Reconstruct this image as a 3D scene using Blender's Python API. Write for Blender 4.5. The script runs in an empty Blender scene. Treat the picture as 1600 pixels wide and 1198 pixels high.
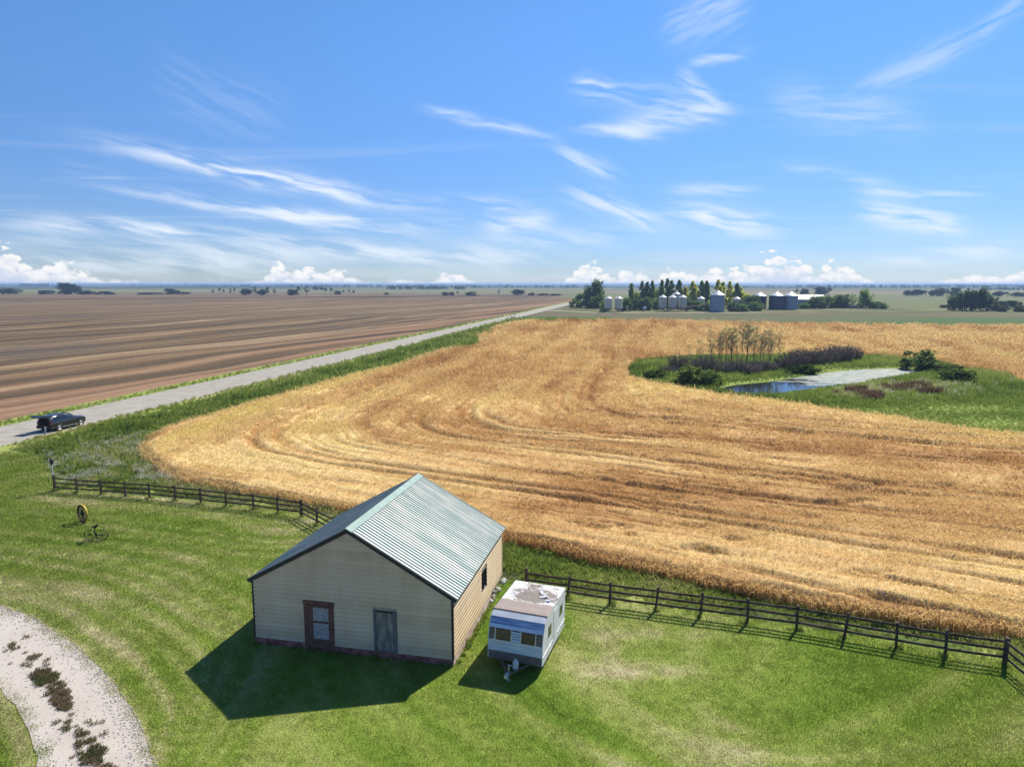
import bpy, bmesh, math, random
import numpy as np
from mathutils import Vector, Matrix, Euler

R = math.radians
scene = bpy.context.scene
COL = scene.collection

# ------------------------------------------------------------------ camera, sky, sun, exposure
cam_data = bpy.data.cameras.new('camera')
cam = bpy.data.objects.new('camera', cam_data)
COL.objects.link(cam)
cam.location = (0, 0, 16)
cam.rotation_euler = (R(90 - 8.007), 0, 0)
cam_data.sensor_fit = 'HORIZONTAL'
cam_data.sensor_width = 36.0
cam_data.lens = 36.0 * 1109 / 1600
cam_data.clip_start = 0.1
cam_data.clip_end = 120000
scene.camera = cam

SUN_AZ, SUN_EL = R(36.5), R(44.5)          # azimuth from +Y towards +X
sun_data = bpy.data.lights.new('sun', 'SUN')
sun_data.energy = 4.8
sun_data.angle = R(0.53)
sun_data.color = (1.0, 0.93, 0.80)
sun = bpy.data.objects.new('sun', sun_data)
COL.objects.link(sun)
sun.location = (60, 80, 90)
sdir = Vector((math.sin(SUN_AZ) * math.cos(SUN_EL), math.cos(SUN_AZ) * math.cos(SUN_EL), math.sin(SUN_EL)))
sun.rotation_euler = sdir.to_track_quat('Z', 'Y').to_euler()

vs = scene.view_settings
vs.view_transform = 'Standard'
vs.look = 'None'
vs.exposure = 0.58
vs.gamma = 1.0
vs.use_curve_mapping = False
scene.cycles.max_bounces = 5
scene.cycles.diffuse_bounces = 2
scene.cycles.glossy_bounces = 3
scene.cycles.transmission_bounces = 4
scene.cycles.volume_bounces = 0
scene.cycles.transparent_max_bounces = 6
scene.cycles.use_denoising = True


class NT:
    """small helper for building node trees"""
    def __init__(self, tree):
        self.t = tree
        self.n = tree.nodes
        self.l = tree.links
        for x in list(self.n):
            self.n.remove(x)

    def new(self, kind, **kw):
        x = self.n.new(kind)
        for k, v in kw.items():
            setattr(x, k, v)
        return x

    def put(self, sock, v):
        if isinstance(v, bpy.types.NodeSocket):
            self.l.new(v, sock)
        elif v is not None:
            try:
                sock.default_value = v
            except TypeError:
                sock.default_value = (v, v, v)

    def m(self, op, a, b=None, c=None, clamp=False):
        x = self.new('ShaderNodeMath', operation=op)
        x.use_clamp = clamp
        self.put(x.inputs[0], a)
        if b is not None:
            self.put(x.inputs[1], b)
        if c is not None:
            self.put(x.inputs[2], c)
        return x.outputs[0]

    def vec(self, x, y, z):
        c = self.new('ShaderNodeCombineXYZ')
        self.put(c.inputs[0], x); self.put(c.inputs[1], y); self.put(c.inputs[2], z)
        return c.outputs[0]

    def sep(self, v):
        c = self.new('ShaderNodeSeparateXYZ')
        self.put(c.inputs[0], v)
        return c.outputs

    def noise(self, v, scale=1.0, detail=3.0, rough=0.55, dist=0.0):
        x = self.new('ShaderNodeTexNoise')
        self.put(x.inputs['Vector'], v)
        x.inputs['Scale'].default_value = scale
        x.inputs['Detail'].default_value = detail
        x.inputs['Roughness'].default_value = rough
        x.inputs['Distortion'].default_value = dist
        return x.outputs['Fac']

    def mapr(self, v, a, b, c=0.0, d=1.0, smooth=True):
        x = self.new('ShaderNodeMapRange')
        x.interpolation_type = 'SMOOTHSTEP' if smooth else 'LINEAR'
        x.clamp = True if not smooth else x.clamp
        self.put(x.inputs[0], v)
        self.put(x.inputs[1], a); self.put(x.inputs[2], b)
        self.put(x.inputs[3], c); self.put(x.inputs[4], d)
        return x.outputs[0]

    def mix(self, f, a, b, mode='MIX'):
        x = self.new('ShaderNodeMix', data_type='RGBA', blend_type=mode)
        self.put(x.inputs[0], f)
        self.put(x.inputs[6], a if isinstance(a, bpy.types.NodeSocket) else (*a[:3], 1))
        self.put(x.inputs[7], b if isinstance(b, bpy.types.NodeSocket) else (*b[:3], 1))
        return x.outputs[2]

    def ramp(self, f, stops):
        x = self.new('ShaderNodeValToRGB')
        e = x.color_ramp.elements
        while len(e) < len(stops):
            e.new(0.5)
        for el, (p, c) in zip(e, stops):
            el.position = p
            el.color = (*c[:3], 1)
        self.put(x.inputs[0], f)
        return x.outputs[0]

    def mapping(self, v, loc=(0, 0, 0), rot=(0, 0, 0), scale=(1, 1, 1)):
        x = self.new('ShaderNodeMapping')
        self.put(x.inputs[0], v)
        x.inputs[1].default_value = loc
        x.inputs[2].default_value = rot
        x.inputs[3].default_value = scale
        return x.outputs[0]


# streaks of cirrus: azimuth and elevation of both ends, half width (degrees), strength
STREAKS = [
  (-28.90, 9.33, -7.02, 5.78, 0.67, 0.80),
  (-25.60, 8.97, -11.89, 6.93, 0.8, 0.25),
  (-28.54, 6.31, -5.55, 4.33, 0.41, 0.75),
  (-20.74, 5.26, -6.81, 3.54, 0.41, 0.60),
  (-35.18, 4.40, -8.08, 2.54, 0.50, 0.55),
  (-35.24, 3.72, -22.56, 3.84, 0.42, 0.45),
  (-35.30, 2.91, -4.07, 2.06, 0.50, 0.45),
  (-31.79, 7.74, -28.08, 7.32, 0.31, 0.30),
  (-6.89, 13.05, 2.98, 11.22, 0.36, 0.45),
  (-6.02, 6.66, 1.51, 5.87, 0.46, 0.50),
  (-2.27, 4.64, 3.13, 4.84, 0.72, 0.60),
  (4.92, 14.51, 16.13, 12.86, 0.93, 0.40),
  (7.90, 11.67, 16.01, 12.39, 0.67, 0.55),
  (12.57, 15.34, 15.91, 12.65, 0.52, 0.40),
  (4.70, 11.92, 11.29, 10.88, 0.41, 0.45),
  (11.53, 18.39, 17.18, 19.14, 1.34, 0.35),
  (13.48, 15.88, 17.55, 16.24, 0.36, 0.50),
  (4.91, 15.21, 7.84, 14.52, 0.41, 0.45),
  (3.49, 10.29, 8.21, 8.05, 0.62, 0.45),
  (4.51, 7.06, 11.97, 4.26, 0.72, 0.55),
  (12.13, 7.11, 18.35, 6.73, 0.41, 0.45),
  (12.42, 5.40, 20.13, 4.09, 0.88, 0.75),
  (25.55, 6.48, 32.48, 5.66, 0.36, 0.50),
  (25.63, 5.16, 32.03, 3.61, 0.72, 0.80),
  (20.58, 8.34, 27.73, 6.70, 0.41, 0.30),
  (19.45, 13.26, 28.62, 10.58, 1.24, 0.30),
  (24.94, 12.97, 32.21, 15.66, 0.72, 0.30),
  (31.70, 15.56, 34.43, 17.03, 0.46, 0.45),
  (27.28, 1.57, 35.66, 2.57, 0.52, 0.40),
  (-4.06, 2.96, 10.52, 3.99, 0.82, 0.30),
  (-35.45, 1.11, -15.88, 1.60, 0.72, 0.55),
  (-25.25, 14.34, -17.33, 11.26, 2.06, 0.12),
  (-12.03, 2.22, 5.08, 1.76, 0.72, 0.40),
]
# heaps of cumulus standing on the horizon: azimuth, height, half width (degrees)
CUMULUS = [(-35.20, 2.84, 1.86), (-32.37, 1.83, 2.16), (-18.05, 2.20, 1.03), (-15.47, 1.51, 3.51), (-4.70, 1.36, 1.44), (6.12, 1.95, 1.75), (9.38, 1.79, 1.55), (13.07, 1.47, 2.06), (16.42, 1.69, 2.32), (20.33, 2.78, 2.99), (24.06, 1.75, 2.06), (32.92, 0.89, 2.06), (35.37, 1.11, 1.55)]

world = bpy.data.worlds.new('World')
scene.world = world
world.use_nodes = True
w = NT(world.node_tree)
sky = w.new('ShaderNodeTexSky', sky_type='NISHITA')
sky.sun_disc = False
sky.sun_elevation = SUN_EL
sky.sun_rotation = SUN_AZ
sky.altitude = 600
sky.air_density = 1.0
sky.dust_density = 0.0
sky.ozone_density = 1.6
gen = w.new('ShaderNodeTexCoord').outputs['Generated']
gx, gy, gz = w.sep(gen)
az = w.m('MULTIPLY', w.m('ARCTAN2', gx, gy), 180 / math.pi)
el = w.m('MULTIPLY', w.m('ARCSINE', gz), 180 / math.pi)

def n2(v, scale=1.0, detail=3.0, rough=0.55, dist=0.0):
    o = w.noise(v, scale, detail, rough, dist)
    o.node.noise_dimensions = '2D'
    return o


warp = n2(w.vec(w.m('MULTIPLY', az, 0.22), w.m('MULTIPLY', el, 0.5), 0.0), 1.0, 2)
warp = w.m('MULTIPLY', w.m('SUBTRACT', warp, 0.5), 0.7)
elw = w.m('ADD', el, warp)
# fibres: three shared grains, falling, level and rising
FIB = {}
for key, slope in (('fall', -0.16), ('steep', -0.45), ('rise', 0.33)):
    qq = w.m('SUBTRACT', elw, w.m('MULTIPLY', az, slope))
    FIB[key] = w.mapr(n2(w.vec(w.m('MULTIPLY', az, 0.16), w.m('MULTIPLY', qq, 1.25), 0.0), 1.0, 4, 0.52, 0.06), 0.30, 0.66)
total = None
for i, (a0, e0, a1, e1, hw, op) in enumerate(STREAKS):
    L = math.hypot(a1 - a0, e1 - e0)
    c, s = (a1 - a0) / L, (e1 - e0) / L
    # tn = t / (L / 2), qn = q / (1.35 hw), both linear in azimuth and elevation
    ka, ke = 2 * c / L, 2 * s / L
    tn = w.m('MULTIPLY_ADD', az, ka, w.m('MULTIPLY_ADD', elw, ke, -(ka * (a0 + a1) / 2 + ke * (e0 + e1) / 2)))
    k2 = 1 / (hw * 1.05)
    qa, qe = -s * k2, c * k2
    qn = w.m('MULTIPLY_ADD', az, qa, w.m('MULTIPLY_ADD', elw, qe, -(qa * (a0 + a1) / 2 + qe * (e0 + e1) / 2)))
    t2 = w.m('MULTIPLY', tn, tn)
    d2 = w.m('MULTIPLY_ADD', qn, qn, w.m('MULTIPLY', t2, t2))
    g = w.m('MULTIPLY', w.m('POWER', 0.33, d2), op * (0.95 if a0 < -12 else 1.15))
    sl_ = s / c
    key = 'rise' if sl_ > 0.12 else ('steep' if sl_ < -0.3 else 'fall')
    mk = w.m('MULTIPLY', g, FIB[key])
    total = mk if total is None else w.m('ADD', total, mk)
# thin veil that goes on over the rest of the sky
pz = w.m('MAXIMUM', gz, 0.04)
flat = w.vec(w.m('DIVIDE', gx, pz), w.m('DIVIDE', gy, pz), 0.0)
veil = n2(w.mapping(flat, rot=(0, 0, R(25)), scale=(0.22, 0.75, 1)), 1.0, 4, 0.6, 0.8)
veil = w.m('MULTIPLY', w.mapr(veil, 0.52, 0.85), 0.16)
low = w.mapr(el, 0.0, 5.0, 0.20, 0.0)
lown = n2(w.vec(w.m('MULTIPLY', az, 0.09), w.m('MULTIPLY', el, 0.9), 9.0), 1.0, 4)
low = w.m('MULTIPLY', low, w.mapr(lown, 0.3, 0.62))
total = w.m('ADD', w.m('ADD', total, veil), low)
cir = w.m('MINIMUM', total, 0.92)

prof = w.m('MULTIPLY', w.mapr(n2(w.vec(w.m('MULTIPLY', az, 0.16), 0.0, 2.0), 1.0, 3), 0.45, 0.8), 0.9)
for a, h, hw in CUMULUS:
    dn = w.m('DIVIDE', w.m('SUBTRACT', az, a), hw)
    dn = w.m('MULTIPLY', dn, dn)
    prof = w.m('MAXIMUM', prof, w.m('MULTIPLY', w.m('EXPONENT', w.m('MULTIPLY', dn, -1.0)), h * 0.98))
cv = w.vec(w.m('MULTIPLY', az, 0.78), w.m('MULTIPLY', el, 1.45), 1.0)
puffs = w.new('ShaderNodeTexVoronoi', feature='F1', voronoi_dimensions='2D')
cvw = w.new('ShaderNodeVectorMath', operation='ADD')
w.put(cvw.inputs[0], cv)
fb = n2(cv, 0.9, 6, 0.6)
w.put(cvw.inputs[1], w.vec(w.m('MULTIPLY', fb, 0.5), w.m('MULTIPLY', fb, -0.4), 0.0))
w.put(puffs.inputs['Vector'], cvw.outputs[0])
puffs.inputs['Scale'].default_value = 1.15
puff2 = w.new('ShaderNodeTexVoronoi', feature='F1', voronoi_dimensions='2D')
w.put(puff2.inputs['Vector'], cvw.outputs[0])
puff2.inputs['Scale'].default_value = 3.0
bill = w.m('ADD', w.m('MULTIPLY', puffs.outputs['Distance'], 0.75), w.m('MULTIPLY', puff2.outputs['Distance'], 0.20))
bill = w.m('ADD', w.m('SUBTRACT', 1.14, bill), w.m('MULTIPLY', w.m('SUBTRACT', fb, 0.5), 1.1))
dens = w.m('SUBTRACT', w.m('MULTIPLY', prof, bill), el)
cum = w.mapr(dens, -0.04, 0.34)
# relief of the heaps: bright rounded tops, greyer bases and creases
lit = w.m('SUBTRACT', 1.05, w.m('ADD', w.m('MULTIPLY', puffs.outputs['Distance'], 0.8), w.m('MULTIPLY', puff2.outputs['Distance'], 0.35)))
lit = w.m('ADD', lit, w.m('SUBTRACT', 0.12, w.m('MULTIPLY', dens, 0.26)))
lit = w.mapr(lit, 0.15, 0.75)
skyhs = w.new('ShaderNodeHueSaturation')
skyhs.inputs['Saturation'].default_value = 1.16
skyhs.inputs['Value'].default_value = 1.0
w.put(skyhs.inputs['Color'], sky.outputs[0])
skyc = w.mix(1.0, skyhs.outputs[0], (0.78, 0.97, 1.16), 'MULTIPLY')
grad = w.mix(w.mapr(el, -2.0, 24.0), (0.47, 0.49, 0.68), (1.0, 1.0, 1.0))
skyc = w.mix(1.0, skyc, grad, 'MULTIPLY')
c1 = w.mix(cir, skyc, (6.6, 7.2, 8.0))
cumc = w.mix(lit, (5.0, 5.6, 6.8), (7.6, 7.5, 7.45))
c2 = w.mix(w.m('MULTIPLY', cum, 0.93), c1, cumc)
bg = w.new('ShaderNodeBackground')
w.put(bg.inputs[0], c2)
bg.inputs[1].default_value = 0.089
wo = w.new('ShaderNodeOutputWorld')
w.l.new(bg.outputs[0], wo.inputs[0])
world.cycles.sampling_method = 'NONE'

# ------------------------------------------------------------------ mesh, object and noise helpers
rng = np.random.default_rng(7)
random.seed(7)


def vnoise(x, y, seed=0):
    xi = np.floor(x); yi = np.floor(y)
    fx = x - xi; fy = y - yi
    fx = fx * fx * (3 - 2 * fx); fy = fy * fy * (3 - 2 * fy)

    def h(i, j):
        v = np.sin(i * 127.1 + j * 311.7 + seed * 74.7) * 43758.5453
        return v - np.floor(v)
    return (h(xi, yi) * (1 - fx) + h(xi + 1, yi) * fx) * (1 - fy) + (h(xi, yi + 1) * (1 - fx) + h(xi + 1, yi + 1) * fx) * fy


def fbm(x, y, octaves=4, seed=0, gain=0.5):
    a, s, n = 1.0, 0.0, 0.0
    for k in range(octaves):
        s = s + a * vnoise(x * 2 ** k + 17.3 * k, y * 2 ** k - 9.1 * k, seed + k)
        n += a
        a *= gain
    return s / n


def sstep(a, b, x):
    t = np.clip((x - a) / (b - a), 0, 1)
    return t * t * (3 - 2 * t)


def inside(poly, x, y):
    r = np.zeros(x.shape, bool)
    n = len(poly)
    for i in range(n):
        x0, y0 = poly[i]; x1, y1 = poly[(i + 1) % n]
        if y0 == y1:
            continue
        c = ((y0 > y) != (y1 > y)) & (x < (x1 - x0) * (y - y0) / (y1 - y0) + x0)
        r ^= c
    return r


def dist_line(pts, x, y, closed=False):
    d = np.full(x.shape, 1e18)
    n = len(pts)
    for i in range(n if closed else n - 1):
        x0, y0 = pts[i]; x1, y1 = pts[(i + 1) % n]
        dx, dy = x1 - x0, y1 - y0
        t = np.clip(((x - x0) * dx + (y - y0) * dy) / (dx * dx + dy * dy + 1e-12), 0, 1)
        d = np.minimum(d, (x - x0 - t * dx) ** 2 + (y - y0 - t * dy) ** 2)
    return np.sqrt(d)


def smooth_path(pts, k=4, closed=False):
    out = []
    n = len(pts)
    for i in range(n if closed else n - 1):
        if closed:
            p = [pts[(i + j) % n] for j in (-1, 0, 1, 2)]
        else:
            p = [pts[max(0, i - 1)], pts[i], pts[i + 1], pts[min(n - 1, i + 2)]]
        for s in range(k):
            t = s / k
            out.append(tuple(0.5 * (2 * p[1][c] + (p[2][c] - p[0][c]) * t + (2 * p[0][c] - 5 * p[1][c] + 4 * p[2][c] - p[3][c]) * t * t
                                    + (3 * p[1][c] - p[0][c] - 3 * p[2][c] + p[3][c]) * t ** 3) for c in (0, 1)))
    if not closed:
        out.append(pts[-1])
    return out


class MB:
    """collects the faces of one mesh"""
    def __init__(self):
        self.v = []
        self.f = []

    def add(self, vs, fs):
        o = len(self.v)
        self.v += [tuple(p) for p in vs]
        self.f += [tuple(i + o for i in f) for f in fs]
        return self

    def hexa(self, p):
        return self.add(p, [(0, 3, 2, 1), (4, 5, 6, 7), (0, 1, 5, 4), (1, 2, 6, 5), (2, 3, 7, 6), (3, 0, 4, 7)])

    def box(self, x0, x1, y0, y1, z0, z1):
        return self.hexa([(x0, y0, z0), (x1, y0, z0), (x1, y1, z0), (x0, y1, z0), (x0, y0, z1), (x1, y0, z1), (x1, y1, z1), (x0, y1, z1)])

    def prism(self, pts, off):
        """closed outline (3D points) swept by the vector off"""
        n = len(pts)
        q = [tuple(a + b for a, b in zip(p, off)) for p in pts]
        return self.add(list(pts) + q, [tuple(range(n))[::-1], tuple(range(n, 2 * n))] + [(i, (i + 1) % n, n + (i + 1) % n, n + i) for i in range(n)])

    def tube(self, p0, p1, r0, r1=None, n=6, cap=True):
        r1 = r0 if r1 is None else r1
        p0 = Vector(p0); p1 = Vector(p1)
        d = (p1 - p0)
        if d.length < 1e-9:
            return self
        d.normalize()
        a = d.orthogonal().normalized(); b = d.cross(a)
        vs = []
        for p, r in ((p0, r0), (p1, r1)):
            for i in range(n):
                t = 2 * math.pi * i / n
                vs.append(p + a * (math.cos(t) * r) + b * (math.sin(t) * r))
        fs = [(i, (i + 1) % n, n + (i + 1) % n, n + i) for i in range(n)]
        if cap:
            fs += [tuple(range(n))[::-1], tuple(range(n, 2 * n))]
        return self.add(vs, fs)

    def path(self, pts, rs, n=5):
        for i in range(len(pts) - 1):
            self.tube(pts[i], pts[i + 1], rs[i], rs[i + 1], n)
        return self

    def lathe(self, prof, n=24, c=(0, 0, 0), axis='Z', a0=0.0):
        vs = []
        for r, z in prof:
            for i in range(n):
                t = a0 + 2 * math.pi * i / n
                p = (r * math.cos(t), r * math.sin(t), z)
                if axis == 'X':
                    p = (p[2], p[0], p[1])
                elif axis == 'Y':
                    p = (p[0], p[2], p[1])
                vs.append((p[0] + c[0], p[1] + c[1], p[2] + c[2]))
        m = len(prof)
        fs = [(k * n + i, k * n + (i + 1) % n, (k + 1) * n + (i + 1) % n, (k + 1) * n + i) for k in range(m - 1) for i in range(n)]
        return self.add(vs, fs)

    def ball(self, c, rx, ry, rz, n=10, m=6):
        prof = [(math.sin(math.pi * k / m), -math.cos(math.pi * k / m)) for k in range(m + 1)]
        vs = [(c[0] + r * rx * math.cos(2 * math.pi * i / n), c[1] + r * ry * math.sin(2 * math.pi * i / n), c[2] + z * rz) for r, z in prof for i in range(n)]
        fs = [(k * n + i, k * n + (i + 1) % n, (k + 1) * n + (i + 1) % n, (k + 1) * n + i) for k in range(m) for i in range(n)]
        return self.add(vs, fs)

    def mesh(self, name, mat=None, smooth=False):
        me = bpy.data.meshes.new(name)
        me.from_pydata(self.v, [], self.f)
        bm = bmesh.new(); bm.from_mesh(me)
        bmesh.ops.remove_doubles(bm, verts=bm.verts, dist=1e-5)
        bmesh.ops.recalc_face_normals(bm, faces=bm.faces)
        bm.to_mesh(me); bm.free()
        if mat:
            me.materials.append(mat)
        if smooth:
            me.polygons.foreach_set('use_smooth', [True] * len(me.polygons))
        return me


def link(o, parent=None, loc=None, rot=None, scale=None):
    COL.objects.link(o)
    if parent is not None:
        o.parent = parent
    if loc is not None:
        o.location = loc
    if rot is not None:
        o.rotation_euler = rot
    if scale is not None:
        o.scale = scale if hasattr(scale, '__len__') else (scale,) * 3
    return o


def part(name, mb, mat, parent=None, loc=None, rot=None, smooth=False, scale=None):
    me = mb.mesh(name, mat, smooth) if isinstance(mb, MB) else mb
    return link(bpy.data.objects.new(name, me), parent, loc, rot, scale)


def tag(o, label=None, cat=None, group=None, kind=None):
    if label: o['label'] = label
    if cat: o['category'] = cat
    if group: o['group'] = group
    if kind: o['kind'] = kind
    return o


def thing(name, label, cat, loc=(0, 0, 0), rot=(0, 0, 0), group=None, scale=None):
    o = link(bpy.data.objects.new(name, None), None, loc, rot, scale)
    o.empty_display_size = 0.3
    return tag(o, label, cat, group)


ORD = ['first', 'second', 'third', 'fourth', 'fifth', 'sixth', 'seventh', 'eighth', 'ninth', 'tenth', 'eleventh', 'twelfth', 'thirteenth',
       'fourteenth', 'fifteenth', 'sixteenth', 'seventeenth', 'eighteenth', 'nineteenth', 'twentieth']
TENS = {2: 'twenty', 3: 'thirty', 4: 'forty'}


def nth(i):
    if i < 20:
        return ORD[i]
    t, u = divmod(i + 1, 10)
    return {3: 'thirtieth', 4: 'fortieth'}.get(t, '') if u == 0 else TENS[t] + '-' + ORD[u - 1]


def np_mesh(name, verts, faces, mat=None, smooth=True, attrs=None):
    me = bpy.data.meshes.new(name)
    verts = np.asarray(verts, np.float32); faces = np.asarray(faces, np.int32)
    k = faces.shape[1]
    me.vertices.add(len(verts)); me.vertices.foreach_set('co', verts.ravel())
    me.loops.add(faces.size); me.loops.foreach_set('vertex_index', faces.ravel())
    me.polygons.add(len(faces)); me.polygons.foreach_set('loop_start', np.arange(0, faces.size, k, dtype=np.int32))
    me.update(calc_edges=True)
    if smooth:
        me.polygons.foreach_set('use_smooth', np.ones(len(faces), bool))
    for n, a in (attrs or {}).items():
        at = me.attributes.new(n, 'FLOAT', 'POINT')
        at.data.foreach_set('value', np.asarray(a, np.float32))
    if mat:
        me.materials.append(mat)
    me.validate()
    return me


def fan_grid(y0, y1, ky, t0, t1, kt):
    """rows that widen with distance, columns that fan out: fine near, coarse far"""
    ny = int(math.log(y1 / y0) / math.log(1 + ky)) + 2
    ys = y0 * (1 + ky) ** np.arange(ny)
    ts = np.arange(t0, t1 + kt, kt)
    Y = np.repeat(ys[:, None], len(ts), 1)
    return ts[None, :] * Y, Y


def grid_mesh(name, X, Y, Z, keep, mat, attrs):
    """quads of a grid whose four corners are kept"""
    ny, nx = X.shape
    k = keep[:-1, :-1] & keep[1:, :-1] & keep[:-1, 1:] & keep[1:, 1:]
    i = (np.arange(ny - 1)[:, None] * nx + np.arange(nx - 1)[None, :])[k]
    F = np.stack([i, i + 1, i + nx + 1, i + nx], 1)
    used = np.unique(F)
    remap = np.full(ny * nx, -1, np.int64); remap[used] = np.arange(len(used))
    V = np.stack([X.ravel(), Y.ravel(), Z.ravel()], 1)[used]
    return np_mesh(name, V, remap[F], mat, True, {n: a.ravel()[used] for n, a in attrs.items()})


def scatter(name, sources, P, rot, sc, tint, vi):
    """one object of kind stuff: copies of small tufts on points (geometry nodes)"""
    me = bpy.data.meshes.new(name)
    n = len(P)
    me.vertices.add(n); me.vertices.foreach_set('co', np.asarray(P, np.float32).ravel())
    for nm, ty, key, a in (('rot', 'FLOAT_VECTOR', 'vector', rot), ('sc', 'FLOAT', 'value', sc), ('tint', 'FLOAT', 'value', tint), ('vi', 'INT', 'value', vi)):
        at = me.attributes.new(nm, ty, 'POINT')
        at.data.foreach_set(key, np.ascontiguousarray(a, dtype=np.int32 if ty == 'INT' else np.float32).ravel())
    o = link(bpy.data.objects.new(name, me))
    src = bpy.data.collections.new(name + '_kinds')
    for s in sources:
        src.objects.link(s)
    ng = bpy.data.node_groups.new(name + '_nodes', 'GeometryNodeTree')
    ng.interface.new_socket('Geometry', in_out='INPUT', socket_type='NodeSocketGeometry')
    ng.interface.new_socket('Geometry', in_out='OUTPUT', socket_type='NodeSocketGeometry')
    gi = ng.nodes.new('NodeGroupInput'); go = ng.nodes.new('NodeGroupOutput')
    ci = ng.nodes.new('GeometryNodeCollectionInfo')
    ci.inputs['Collection'].default_value = src
    ci.inputs['Separate Children'].default_value = True
    ci.inputs['Reset Children'].default_value = True
    ip = ng.nodes.new('GeometryNodeInstanceOnPoints')
    ip.inputs['Pick Instance'].default_value = True

    def attr(nm, ty):
        a = ng.nodes.new('GeometryNodeInputNamedAttribute'); a.data_type = ty
        a.inputs['Name'].default_value = nm
        return a.outputs['Attribute']
    e = ng.nodes.new('FunctionNodeEulerToRotation')
    ng.links.new(attr('rot', 'FLOAT_VECTOR'), e.inputs[0])
    ng.links.new(gi.outputs[0], ip.inputs['Points'])
    ng.links.new(ci.outputs[0], ip.inputs['Instance'])
    ng.links.new(attr('vi', 'INT'), ip.inputs['Instance Index'])
    ng.links.new(e.outputs[0], ip.inputs['Rotation'])
    ng.links.new(attr('sc', 'FLOAT'), ip.inputs['Scale'])
    ng.links.new(ip.outputs[0], go.inputs[0])
    o.modifiers.new('scatter', 'NODES').node_group = ng
    return tag(o, kind='stuff')


def fan_points(y0, y1, ky, t0, t1, kt):
    X, Y = fan_grid(y0, y1, ky, t0, t1, kt)
    j = rng.random((2,) + X.shape)
    Y2 = Y * (1 + ky * (j[0] - 0.5) * 1.2)
    X2 = X + Y * kt * (j[1] - 0.5) * 1.2
    return X2.ravel(), Y2.ravel()


# ------------------------------------------------------------------ materials
def mat(name, col, rough=0.8, metal=0.0, var=0.15, scale=4.0, bump=0.0, spec=0.3, col2=None, stretch=(1, 1, 1), thr=(0.35, 0.65), detail=4, coat=0.0):
    m = bpy.data.materials.new(name); m.use_nodes = True
    n = NT(m.node_tree)
    tc = n.new('ShaderNodeTexCoord').outputs['Object']
    f = n.noise(n.mapping(tc, scale=stretch), scale, detail, 0.6)
    f = n.mapr(f, thr[0], thr[1])
    c0 = tuple(c * (1 - var) for c in col)
    c1 = col2 or tuple(min(1, c * (1 + var)) for c in col)
    cc = n.mix(f, c0, c1)
    b = n.new('ShaderNodeBsdfPrincipled')
    n.put(b.inputs['Base Color'], cc)
    b.inputs['Roughness'].default_value = rough
    b.inputs['Metallic'].default_value = metal
    b.inputs['Specular IOR Level'].default_value = spec
    b.inputs['Coat Weight'].default_value = coat
    if bump:
        bp = n.new('ShaderNodeBump'); bp.inputs['Strength'].default_value = bump; bp.inputs['Distance'].default_value = 0.02
        n.put(bp.inputs['Height'], n.noise(n.mapping(tc, scale=stretch), scale * 3, 4))
        n.l.new(bp.outputs[0], b.inputs['Normal'])
    o = n.new('ShaderNodeOutputMaterial')
    n.l.new(b.outputs[0], o.inputs[0])
    return m


def blade_mat(name, stops, trans=0.35, spread=0.16):
    """leaf or stalk: colour from the tint each tuft carries, lets light through"""
    m = bpy.data.materials.new(name); m.use_nodes = True
    n = NT(m.node_tree)
    a = n.new('ShaderNodeAttribute', attribute_type='INSTANCER', attribute_name='tint').outputs['Fac']
    rnd = n.new('ShaderNodeNewGeometry').outputs['Random Per Island']
    f = n.m('ADD', a, n.m('MULTIPLY', n.m('SUBTRACT', rnd, 0.5), spread))
    c = n.ramp(f, stops)
    d = n.new('ShaderNodeBsdfDiffuse'); n.put(d.inputs[0], c)
    t = n.new('ShaderNodeBsdfTranslucent'); n.put(t.inputs[0], c)
    x = n.new('ShaderNodeMixShader'); x.inputs[0].default_value = trans
    n.l.new(d.outputs[0], x.inputs[1]); n.l.new(t.outputs[0], x.inputs[2])
    o = n.new('ShaderNodeOutputMaterial'); n.l.new(x.outputs[0], o.inputs[0])
    return m


def tint_mat(name, stops, noise_scale=3.0, amount=0.25, bump=0.3, rough=0.95):
    """ground cover sheet: colour from the sheet's own tint attribute and fine noise"""
    m = bpy.data.materials.new(name); m.use_nodes = True
    n = NT(m.node_tree)
    a = n.new('ShaderNodeAttribute', attribute_name='tint').outputs['Fac']
    pos = n.new('ShaderNodeNewGeometry').outputs['Position']
    nz = n.noise(pos, noise_scale, 5, 0.65)
    f = n.m('ADD', a, n.m('MULTIPLY', n.m('SUBTRACT', nz, 0.5), amount))
    c = n.ramp(f, stops)
    b = n.new('ShaderNodeBsdfPrincipled')
    n.put(b.inputs['Base Color'], c)
    b.inputs['Roughness'].default_value = rough
    b.inputs['Specular IOR Level'].default_value = 0.1
    bp = n.new('ShaderNodeBump'); bp.inputs['Strength'].default_value = bump; bp.inputs['Distance'].default_value = 0.1
    n.put(bp.inputs['Height'], nz)
    n.l.new(bp.outputs[0], b.inputs['Normal'])
    o = n.new('ShaderNodeOutputMaterial'); n.l.new(b.outputs[0], o.inputs[0])
    return m


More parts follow.
